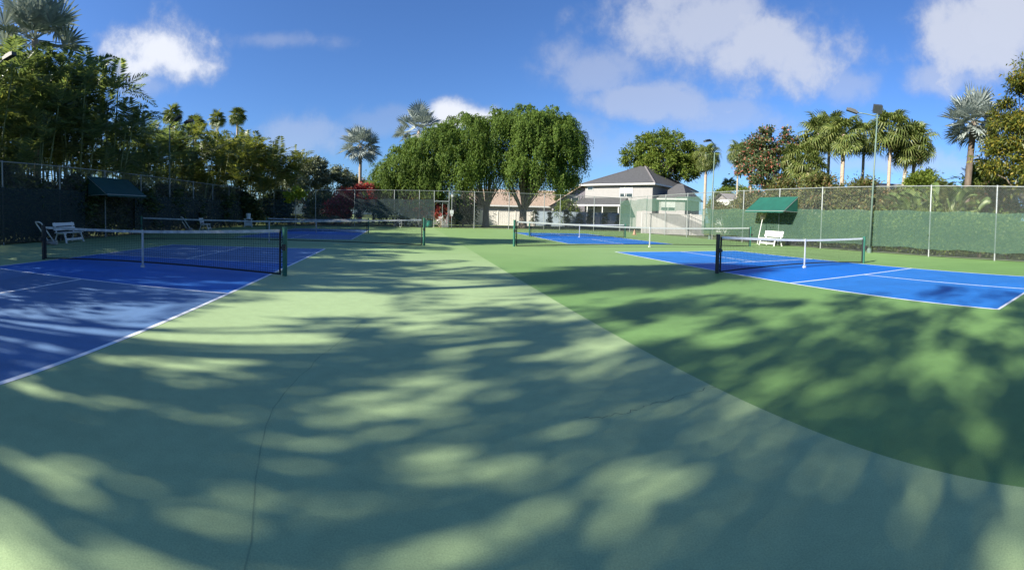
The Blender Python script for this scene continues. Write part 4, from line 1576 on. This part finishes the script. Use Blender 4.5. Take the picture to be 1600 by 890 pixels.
# --- weeping figs
def weeping(name, label, loc, blobs, seed, curtains, leafm, trunk, fork_h, tr, hang=(1.3, 3.4), stems=5, L=.20, W=.085, per_c=14, per=32):
    """curtains of hanging twigs; every curtain falls from one bough end"""
    rng = np.random.default_rng(seed)
    t = thing(name, label, 'tree', loc, 0, 'weeping fig trees')
    bl = np.array(blobs, float)
    wgt = (bl[:, 3] * bl[:, 4] * bl[:, 5]) ** (2 / 3)
    bi = rng.choice(len(bl), curtains, p=wgt / wgt.sum())
    dr = sphere_dirs(rng, curtains)
    dr[:, 2] = np.where(dr[:, 2] < -.25, -dr[:, 2], dr[:, 2])
    rad = .70 + .36 * rng.random(curtains) ** .7
    st0 = bl[bi, :3] + dr * bl[bi, 3:6] * rad[:, None]
    hl0 = rng.uniform(hang[0], hang[1], curtains) * np.where(dr[:, 2] > .8, .5, 1.0)
    ci = np.repeat(np.arange(curtains), per_c)
    st = st0[ci] + rng.normal(size=(len(ci), 3)) * np.array([.42, .42, .22])
    hl = hl0[ci] * rng.uniform(.55, 1.15, len(ci))
    hor0 = unit(np.stack([dr[:, 0], dr[:, 1], np.zeros(curtains)], 1))
    hor = unit(hor0[ci] + rng.normal(size=(len(ci), 3)) * np.array([.5, .5, 0]))
    idx = np.repeat(np.arange(len(ci)), per)
    f = np.tile(np.linspace(0, 1, per), len(ci)) + rng.normal(size=len(idx)) * .02
    fc = np.clip(f, 0, 1)
    c = st[idx] + hor[idx] * (np.sqrt(fc) * .7)[:, None]
    c[:, 2] += .35 * np.sin(fc * 2.2) - hl[idx] * fc ** 1.35
    c += rng.normal(size=c.shape) * np.array([.09, .09, .05])
    c[:, 2] = np.maximum(c[:, 2], 1.9 + .5 * rng.random(len(c)))
    d = rng.normal(size=c.shape) * .42 + hor[idx] * .25
    d[:, 2] -= 1.0
    nr = hor[idx] * .9 + rng.normal(size=c.shape) * .45
    nr[:, 2] += .5
    n = len(idx)
    Q = leaves(c, d, nr, L * rng.uniform(.7, 1.35, n), W * rng.uniform(.7, 1.3, n))
    leaf_mesh('crown', Q, leafm, t)
    b = MB()
    b.tube([(0, 0, -.02), (0, 0, .2), (0, 0, .7), (0, 0, fork_h)], [tr * 1.5, tr * 1.2, tr, tr * .92], 12)
    for i in range(stems):
        a = i * 2.4 + .5
        q = Vector((math.cos(a) * 2.4, math.sin(a) * 1.4, fork_h + 3.6))
        b.tube([(0, 0, fork_h - .5), (q.x * .3, q.y * .3, fork_h + .9), tuple(q)], [tr * .42, tr * .26, tr * .15], 8, False)
    for i in rng.choice(curtains, 46, replace=False):
        e_ = Vector(st0[i])
        m_ = Vector((e_.x * .45, e_.y * .45, fork_h + (e_.z - fork_h) * .75))
        b.tube([(e_.x * .05, e_.y * .05, fork_h), tuple(m_), tuple(e_)], [tr * .15, tr * .09, .02], 6, False)
    b.build('trunk', trunk, t, True)
    return t


def bl_(px, py, D, rx, rz, ry, base):
    p = at(px, py, D)
    return (p.x - base.x, p.y - base.y, p.z, rx, ry, rz)


B1 = gp(759, 49.5)
weeping('weeping_fig', 'wide sunlit weeping fig with single dark trunk before the white vinyl fence', B1,
        [bl_(604, 312, 49, 1.9, 2.2, 2.2, B1), bl_(640, 300, 48, 2.6, 2.4, 2.5, B1), bl_(690, 296, 48, 2.8, 2.2, 2.5, B1), bl_(612, 288, 49, 2.2, 2.6, 2.5, B1), bl_(640, 266, 49, 2.8, 3.3, 3, B1), bl_(685, 252, 49, 3.4, 3.8, 3.5, B1), bl_(732, 236, 49.5, 3.6, 4.0, 3.5, B1), bl_(775, 226, 50, 3.0, 3.9, 3.5, B1), bl_(715, 268, 48, 3.6, 2.6, 3, B1), bl_(780, 268, 49, 3.0, 2.6, 3, B1)],
        51, 440, LM['ficus'], MT['bark'], 2.3, .36)
B2 = gp(817, 49)
weeping('weeping_fig', 'tall dark weeping fig with forked trunk left of the grey house', B2,
        [bl_(828, 220, 49, 3.2, 3.5, 3.5, B2), bl_(864, 225, 49, 3.0, 3.4, 3.2, B2), bl_(890, 245, 49, 1.5, 2.4, 2.0, B2), bl_(832, 268, 48, 3.2, 2.6, 3.2, B2), bl_(866, 276, 49, 2.1, 2.1, 2.6, B2)],
        52, 260, LM['ficus'], MT['bark'], 2.0, .42, stems=7)

# trees right of the figs
tree('bushy_tree', 'small bushy tree between the figs and the grey house roof', 'tree', gp(890, 82), [(0, 0, 6, 2.8, 2.6, 3.2), (2.4, 0, 5.2, 2.2, 2, 2.2)], 3, .2, LM['round_'], MT['bark'], 100, 80, .45, .18, .65, 61)
tree('round_tree', 'large round green tree directly behind the grey house', 'tree', gp(1036, 84),
     [bl_(1036, 238, 84, 6.2, 4.2, 6, gp(1036, 84)), bl_(1000, 250, 84, 3.4, 3.4, 3.4, gp(1036, 84)), bl_(1072, 252, 84, 3.2, 3.6, 3.4, gp(1036, 84)), bl_(1045, 262, 82, 5.6, 3.4, 5, gp(1036, 84))],
     4.5, .4, LM['round_'], MT['bark'], 330, 110, .46, .19, .85, 62, nl=16)
GP_ = 'shaggy fan palms behind the sunny fence'
fan_palm('fan_palm', 'shaggy palm pair crown behind the drooping lamp and grey house', gp(1100, 80), 71, at(1100, 243, 80).z, .28, 36, 1.7, 1.5, LM['fan'], group=GP_, droop=.4, hang=.9, inc_lo=-1.1, skirt=10)
fan_palm('fan_palm', 'slim white-trunked palm above the small white building', gp(1150, 58), 72, at(1149, 238, 58).z, .13, 30, 1.15, .95, LM['fan'], group=GP_, droop=.4, hang=.5, inc_lo=-1.0, trunkm='bark_pale')
fan_palm('fan_palm', 'slim dark-trunked palm against the flowering tulip tree', gp(1171, 60), 73, at(1172, 235, 60).z, .13, 28, 1.15, .95, LM['fan'], group=GP_, droop=.4, hang=.5, inc_lo=-1.0)
fan_palm('fan_palm', 'tiny distant palm left of the white-trunked palm', gp(1137, 85), 74, at(1137, 288, 85).z, .15, 22, 1.1, .9, LM['fan'], group=GP_, droop=.3, hang=.2)
b0 = gp(1203, 47)
tree('tulip_tree', 'tulip tree with orange blossom beside the shaggy fan palms', 'tree', b0,
     [bl_(1200, 235, 47, 2.7, 2.4, 2.6, b0), bl_(1180, 255, 47, 2.0, 2.4, 2, b0), bl_(1225, 232, 47, 2.0, 2.2, 2, b0), bl_(1205, 270, 46, 3.2, 2.0, 2.6, b0)],
     2.5, .25, LM['tulip'], MT['bark'], 210, 70, .30, .15, .55, 63, nl=14, low=-.9)
for px, py, D, R, lab, sd, tr_h in [
        (1246, 248, 37, 1.15, 'low yellowish shaggy fan palm right of the tulip tree', 75, .16), (1272, 208, 38, 1.25, 'tall shaggy fan palm behind the dry shrub bank', 76, .17),
        (1313, 210, 35, 1.25, 'shaggy fan palm with twin-looking dark trunk left of the square floodlight', 77, .19), (1345, 214, 39, 1.15, 'shaggy fan palm directly behind the floodlight pole', 78, .15),
        (1386, 203, 33, 1.2, 'tallest shaggy fan palm just right of the square floodlight', 79, .15), (1404, 226, 34, 1.15, 'shaggy fan palm on a leaning pale trunk', 80, .16),
        (1291, 200, 41, 1.25, 'shaggy fan palm between the two palms behind the dry shrub bank', 83, .15),
        (1424, 222, 35, 1.25, 'outermost shaggy fan palm with drooping crown against open sky', 81, .16), (1262, 262, 36, 1.0, 'short shaggy fan palm half buried in the dry shrub bank', 82, .14)]:
    fan_palm('fan_palm', lab, gp(px, D), sd, at(px, py, D).z, tr_h, 32, R * .86, 1.15, LM['fan'], group=GP_, droop=.32, hang=.35, inc_lo=-1.05, tipdown=.28, nseg=18, skirt=6,
             lean=(.6, -.2) if sd == 80 else (0, 0), trunkm='palm_trunk' if sd % 2 else 'bark_pale')

def beyond(px, off):
    """point on the far side of the sunny fence, off metres behind it"""
    d = ray(px, 345)
    q = cross(Vector((0, 0, 0)), Vector((d[0], d[1], 0)), R0, RD)
    q = q + Vector((RD.y, -RD.x, 0)) * off
    return Vector((q.x, q.y, 0))


# dry shrub bank and hedges behind the sunny fence
GH = 'shrubs and hedges behind the sunny fence'
s1 = shrub('shrub', 'brownish shrub bank behind the sunlit awning', gp(1215, 33), [(0, 0, 2.0, 2.2, 1.6, 1.9), (1.2, .5, 3.0, 1.5, 1.3, 1.2)], LM['bank'], 150, 70, .22, .09, .5, 91, group=GH)
for px, D, rz, s_, lab in [(1170, 38, .9, .95, 'brownish shrub below the slim palms'), (1255, 31, 2.1, 1.05, 'brownish shrub below the low yellowish fan palm'), (1290, 30, 3.3, 1.1, 'brownish shrub bank below the tall shaggy palm'),
                           (1325, 29, 4.4, 1.05, 'brownish shrub left of the floodlight pole foot'), (1362, 29.5, 5.5, .95, 'brownish shrub behind the floodlight pole foot'),
                           (1130, 44, 1.4, .8, 'brownish shrub left of the small white building'), (1400, 31, 2.6, .9, 'brownish shrub between the two palest palm trunks'),
                           (1440, 33, .3, 1.05, 'brownish shrub under the outermost drooping fan palm'), (1485, 34, 1.8, 1.1, 'brownish shrub before the small yellow house'), (1545, 31, 4.9, 1.2, 'brownish shrub at the foot of the mango tree')]:
    again(s1, lab, gp(px, D), rz, s_)
h1 = shrub('hedge_shrub', 'bright hedge shrub behind the windscreen at the near right edge', beyond(1610, 2.2), [(0, 0, 1.0, 1.5, .9, 1.1), (.5, .2, 1.5, 1, .8, .75)], LM['hedge'], 130, 70, .17, .075, .38, 92, group=GH)
for px, D, rz, s_, lab in [(1560, 20.2, 1.2, 1.0, 'bright hedge shrub behind the fence post right of the yellow house'), (1510, 20.6, 2.6, .95, 'bright hedge shrub in front of the yellow house'),
                           (1462, 21.2, .3, 1.0, 'bright hedge shrub below the banana leaves'), (1415, 22.2, 3.5, 1.08, 'bright hedge shrub with lime top below the mauve roof'),
                           (1372, 23.4, 4.6, 1.0, 'bright hedge shrub right of the floodlight pole'), (1330, 25, 5.2, 1.0, 'bright hedge shrub left of the floodlight pole'),
                           (1290, 26.6, 1.9, 1.0, 'bright hedge shrub behind the net post with white tape'), (1250, 28.6, .8, 1.0, 'bright hedge shrub right of the sunny bench'),
                           (1212, 30.6, 3.0, 1.0, 'bright hedge shrub behind the sunny bench'), (1172, 32.6, 4.0, 1.0, 'bright hedge shrub behind the leaning broom'),
                           (1135, 34.6, 2.3, .95, 'bright hedge shrub at the end of the pale vinyl fence')]:
    again(h1, lab, beyond(px, 2.1 + .3 * math.sin(px)), rz, s_)

# mango tree at the frame edge
b0 = gp(1606, 26)
tree('mango_tree', 'large yellowish mango tree at the sunny frame edge', 'tree', b0,
     [bl_(1570, 262, 25, 1.6, 1.5, 1.6, b0), bl_(1605, 235, 26, 2.4, 2.3, 2.2, b0), bl_(1565, 215, 26, 1.3, 1.4, 1.5, b0), bl_(1612, 165, 26, 1.9, 2.3, 2, b0), bl_(1640, 200, 27, 2.4, 3.2, 2.5, b0), bl_(1575, 180, 26.5, .9, .9, 1, b0), bl_(1598, 122, 26, .9, 1.1, 1, b0), bl_(1620, 275, 24.5, 2.0, 1.3, 1.6, b0)],
     3.0, .25, LM['mango'], MT['bark'], 330, 75, .28, .085, .50, 64, nl=18, droop=.7)


def paddle_plant(name, label, loc, seed, n, h, L, W, leafm, group=None):
    rng = np.random.default_rng(seed)
    t = thing(name, label, 'plant', loc, 0, group)
    Q = []
    b = MB()
    for i in range(n):
        a = i * 2.4 + rng.normal() * .3
        inc = rng.uniform(.85, 1.4)
        d = np.array([math.cos(a) * math.cos(inc), math.sin(a) * math.cos(inc), math.sin(inc)])
        hh = h * rng.uniform(.55, 1.0)
        p1 = d * hh
        b.tube([(d[0] * .1, d[1] * .1, -.02), tuple(p1 * .6), tuple(p1)], [.05, .03, .018], 5, False)
        N = 9
        ln = L * rng.uniform(.8, 1.15)
        s_ = np.linspace(0, 1, N)
        dh = np.array([d[0], d[1], 0])
        P = p1 + d * (ln * s_)[:, None] + dh * (ln * .35 * s_ ** 2)[:, None] - np.array([0, 0, 1.0]) * (ln * .45 * s_ ** 2.2)[:, None]
        T = unit(np.gradient(P, axis=0))
        Fm = frame_from(d, rng.normal() * .6)
        sd = unit(np.cross(T, Fm[:, 2]))
        u = np.cross(sd, T)
        w = W * np.sin(np.pi * np.clip(s_ * .92 + .04, 0, 1)) ** .6
        for sg in (-1, 1):
            E = P + sd * (sg * w * .5)[:, None] + u * (w * .22)[:, None]
            for k in range(N - 1):
                if rng.random() < .06:
                    continue
                Q.append([P[k], P[k + 1], E[k + 1], E[k]])
    leaf_mesh('leaves', np.array(Q), leafm, t)
    b.build('stems', MT['cane'], t)
    return t


GN = 'banana-like plants behind the sunny fence'
n1 = paddle_plant('banana_plant', 'banana-like plant with split leaves left of the leaning silver palm', gp(1468, 25), 101, 17, 3.7, 1.7, .48, LM['banana'], GN)
for px, D, rz, s_, lab in [(1442, 24.5, 1.2, .85, 'banana-like plant with upright pale leaves under the outermost fan palm'), (1494, 26, 2.7, .95, 'banana-like plant touching the leaning silver trunk'),
                           (1407, 27.5, 4.0, .8, 'banana-like plant between two pale palm trunks'), (1542, 27, .5, .8, 'banana-like plant between silver palm and mango tree')]:
    again(n1, lab, gp(px, D), rz, s_)
areca_clump('feather_palm', 'small feather palm behind the banana-like plants', gp(1478, 30), 102, 4.2, 9, .9, 'areca_far', 2.1, group=None)
again(protoD, 'feather palm clump between outermost fan palm and leaning silver palm', gp(1450, 36), 1.0, .72)
again(protoE, 'feather palm clump filling the sky gap beside the mango tree', gp(1545, 36), 2.0, .85)

# red shrubs, low hedge and flowers beyond the far fence
GD = 'red-leaved shrubs beyond the far fence'
shrub('red_shrub', 'large red-leaved shrub left of the bicycles', gp(545, 47.5), [(-1.4, 0, 1.3, 1.5, 1.3, 1.5), (.1, 0, 1.9, 1.7, 1.4, 1.6), (1.7, 0, 3.2, 1.5, 1.2, 1.3), (-.6, .2, 2.9, 1.4, 1.2, 1.1)], LM['redleaf'], 220, 70, .24, .10, .42, 111, group=GD)
shrub('red_shrub', 'dull red shrub left of the gate', gp(655, 47.5), [(0, 0, 2.1, 2.2, 1.1, 1.4)], LM['redleaf'], 90, 60, .24, .10, .42, 112, group=GD)
shrub('red_shrub', 'small red shrub showing through the open gate', gp(690, 46.0), [(0, 0, 1.3, .9, .7, 1.1)], LM['redleaf'], 26, 40, .22, .09, .32, 113, group=GD)
shrub('bushy_shrub', 'dark shrub with reddish tips right of the gate', gp(722, 48.5), [(0, 0, 1.4, 1.5, 1.1, 1.6)], LM['understory'], 80, 60, .24, .10, .42, 114)
shrub('white_flower_bush', 'white flowering bush showing through the gate', gp(688, 44.8), [(0, 0, .55, .55, .4, .45)], LM['whiteflower'], 22, 14, .10, .08, .22, 115, stems=4)
GF = 'flowering plants before the blue-grey fence'
f1 = shrub('flowering_plant', 'pale flowering plant before the blue-grey fence near the dark fig trunk', gp(836, 58.5), [(0, 0, 1.1, .55, .4, 1.0)], LM['grey'], 22, 26, .26, .09, .25, 116, group=GF, stems=4)
for px, rz, s_, lab in [(858, 1, .95, 'pale flowering plant right of the forked fig trunk'), (884, 2, 1.1, 'pale flowering plant below the lilac gable'), (905, 3, .9, 'pale flowering plant left of the porch'),
                        (923, 4, 1.15, 'white-leaved plant below the porch window'), (946, 5, 1.0, 'pale flowering plant below the porch middle'), (966, .5, .9, 'pale flowering plant below the porch end')]:
    again(f1, lab, gp(px, 58.5), rz, s_)
shrub('clipped_hedge', 'long low clipped hedge on the lawn behind the young lime tree', gp(474, 46.6), [(-2.2, -.5, .45, 1.5, .6, .5), (-.5, 0, .45, 1.5, .6, .5), (1.2, .4, .45, 1.5, .6, .5), (2.8, .8, .45, 1.4, .6, .5)], LM['grey'], 120, 60, .14, .07, .25, 117, cat='hedge')
shrub('bushy_shrub', 'rounded shrub under the window of the lilac gable', gp(885, 62), [(0, 0, 2.0, 1.8, 1.4, 1.7)], LM['round_'], 70, 60, .26, .11, .5, 118)
shrub('bushy_shrub', 'dark shrub filling the gap between tan shed and grey-green trees', gp(505, 52), [(0, 0, 1.6, 2.8, 1.2, 1.7)], LM['understory'], 110, 60, .26, .11, .5, 119)
shrub('bushy_shrub', 'green shrub mass under the sunlit weeping fig', gp(622, 52), [(0, 0, 1.5, 3.2, 1.5, 1.9)], LM['ficus'], 130, 60, .26, .11, .5, 120)

# --- shade trees standing outside the frame, between the courts and the sun
SH = Vector((math.sin(SUN_AZ), math.cos(SUN_AZ), 0))
SQ = Vector((-SH.y * -1, SH.x * -1, 0))
SQ = Vector((-.454, .891, 0))


def shade_pos(q, s):
    p = SQ * q + SH * s
    return Vector((p.x, p.y, 0))


GT = 'shade trees outside the fence'
for i, (q, s, zc, rz_h, rr2, cl, cr_, lab) in enumerate([
        (3.2, 15.5, 8.6, 4.2, 1.8, 46, .42, 'tall shade tree beside the near end of the shaded fence'),
        (.8, 17.0, 9.4, 5.2, 2.2, 60, .42, 'spreading shade tree behind the near court'),
        (-2.0, 16.5, 9.2, 5.0, 2.2, 86, .40, 'leafy shade tree behind the camera side of the court'),
        (-5.0, 16.0, 8.2, 4.2, 2.3, 92, .42, 'broad shade tree farthest behind the court'),
        (-8.5, 15.0, 7.7, 3.8, 2.2, 60, .42, 'outlying shade tree far behind the court'),
        (2.0, 15.0, 7.0, 2.3, 1.5, 20, .42, 'small unseen tree added to fill the shade between two taller shade trees'),  # unseen filler, added to close a lit gap in the dapples
        (-.6, 14.0, 7.2, 2.0, 1.4, 12, .42, 'small unseen tree added for shade in front of the spreading shade tree'),  # second unseen filler, added to thicken the foreground shade
        (6.1, 14.5, 4.9, 1.5, 1.6, 44, .42, 'low unseen tree added for shade at the side of the faded blue court')]):  # unseen, added to darken the near end of the faded court
    kz = .35 * rz_h
    tree('shade_tree', lab, 'tree', shade_pos(q, s), [(0, 0, zc, rr2, rr2, rz_h), (.8, -.6, zc - kz, rr2 * .8, rr2 * .8, rz_h * .6), (-.7, .5, zc + kz, rr2 * .7, rr2 * .7, rz_h * .55)],
         min(3.2, zc * .6), .22, LM['shade'], MT['bark'], cl, 66, .23, .115, cr_, 430 + i, nl=14, group=GT, shell=.2)
fan_palm('fan_palm', 'tall single palm whose trunk shadow crosses the pale green paint', shade_pos(7.05, 15.0), 140, 11.9, .15, 32, 1.25, 1.2, LM['fan'], droop=.3, hang=.3, inc_lo=-.8)
for q, s_, rz, k, lab in [(8.9, 15.4, .4, 1.0, 'feather palm clump outside the frame beside the low shade tree'), (10.6, 16.2, 1.9, 1.06, 'feather palm clump outside the frame near the twin lamp pole'),
                          (12.4, 17.5, 3.3, 1.0, 'feather palm clump outside the frame next to the first visible clump')]:
    again(protoA, lab, shade_pos(q, s_), rz, k)
shrub('bushy_shrub', 'broad dark shrub in the shade between the weeping fig and the gate', gp(672, 60), [(0, 0, 2.2, 4.5, 1.6, 2.4), (3.5, 0, 1.8, 2.5, 1.4, 2.0)], LM['understory'], 170, 60, .32, .13, .55, 150)
# taller green bank closing the gaps behind the sunny fence
g1 = shrub('bushy_shrub', 'tall green bush between the outermost fan palm and the banana-like plants', gp(1438, 34),
           [(0, 0, 3.0, 2.2, 1.8, 2.8), (1.0, .4, 4.6, 1.4, 1.2, 1.4), (-1.1, -.3, 3.8, 1.3, 1.1, 1.5)], LM['round_'], 190, 70, .26, .11, .5, 151, group=GH)
for px, D, rz, k, lab in [(1482, 35, 1.4, (.9, .9, .84), 'tall green bush behind the banana-like plants'), (1540, 34, 2.9, 1.08, 'tall green bush between the silver palm trunk and the mango tree'),
                          (1395, 38, 4.0, (1, 1, .78), 'tall green bush behind the pale fan palm trunks'), (1340, 41, 5.1, (1.1, 1.1, .8), 'tall green bush behind the floodlight pole'),
                          (1128, 66, .5, 1.1, 'distant green bush left of the white-trunked palm'), (1168, 66, 2.1, 1.15, 'distant green bush right of the white-trunked palm')]:
    again(g1, lab, gp(px, D), rz, k)
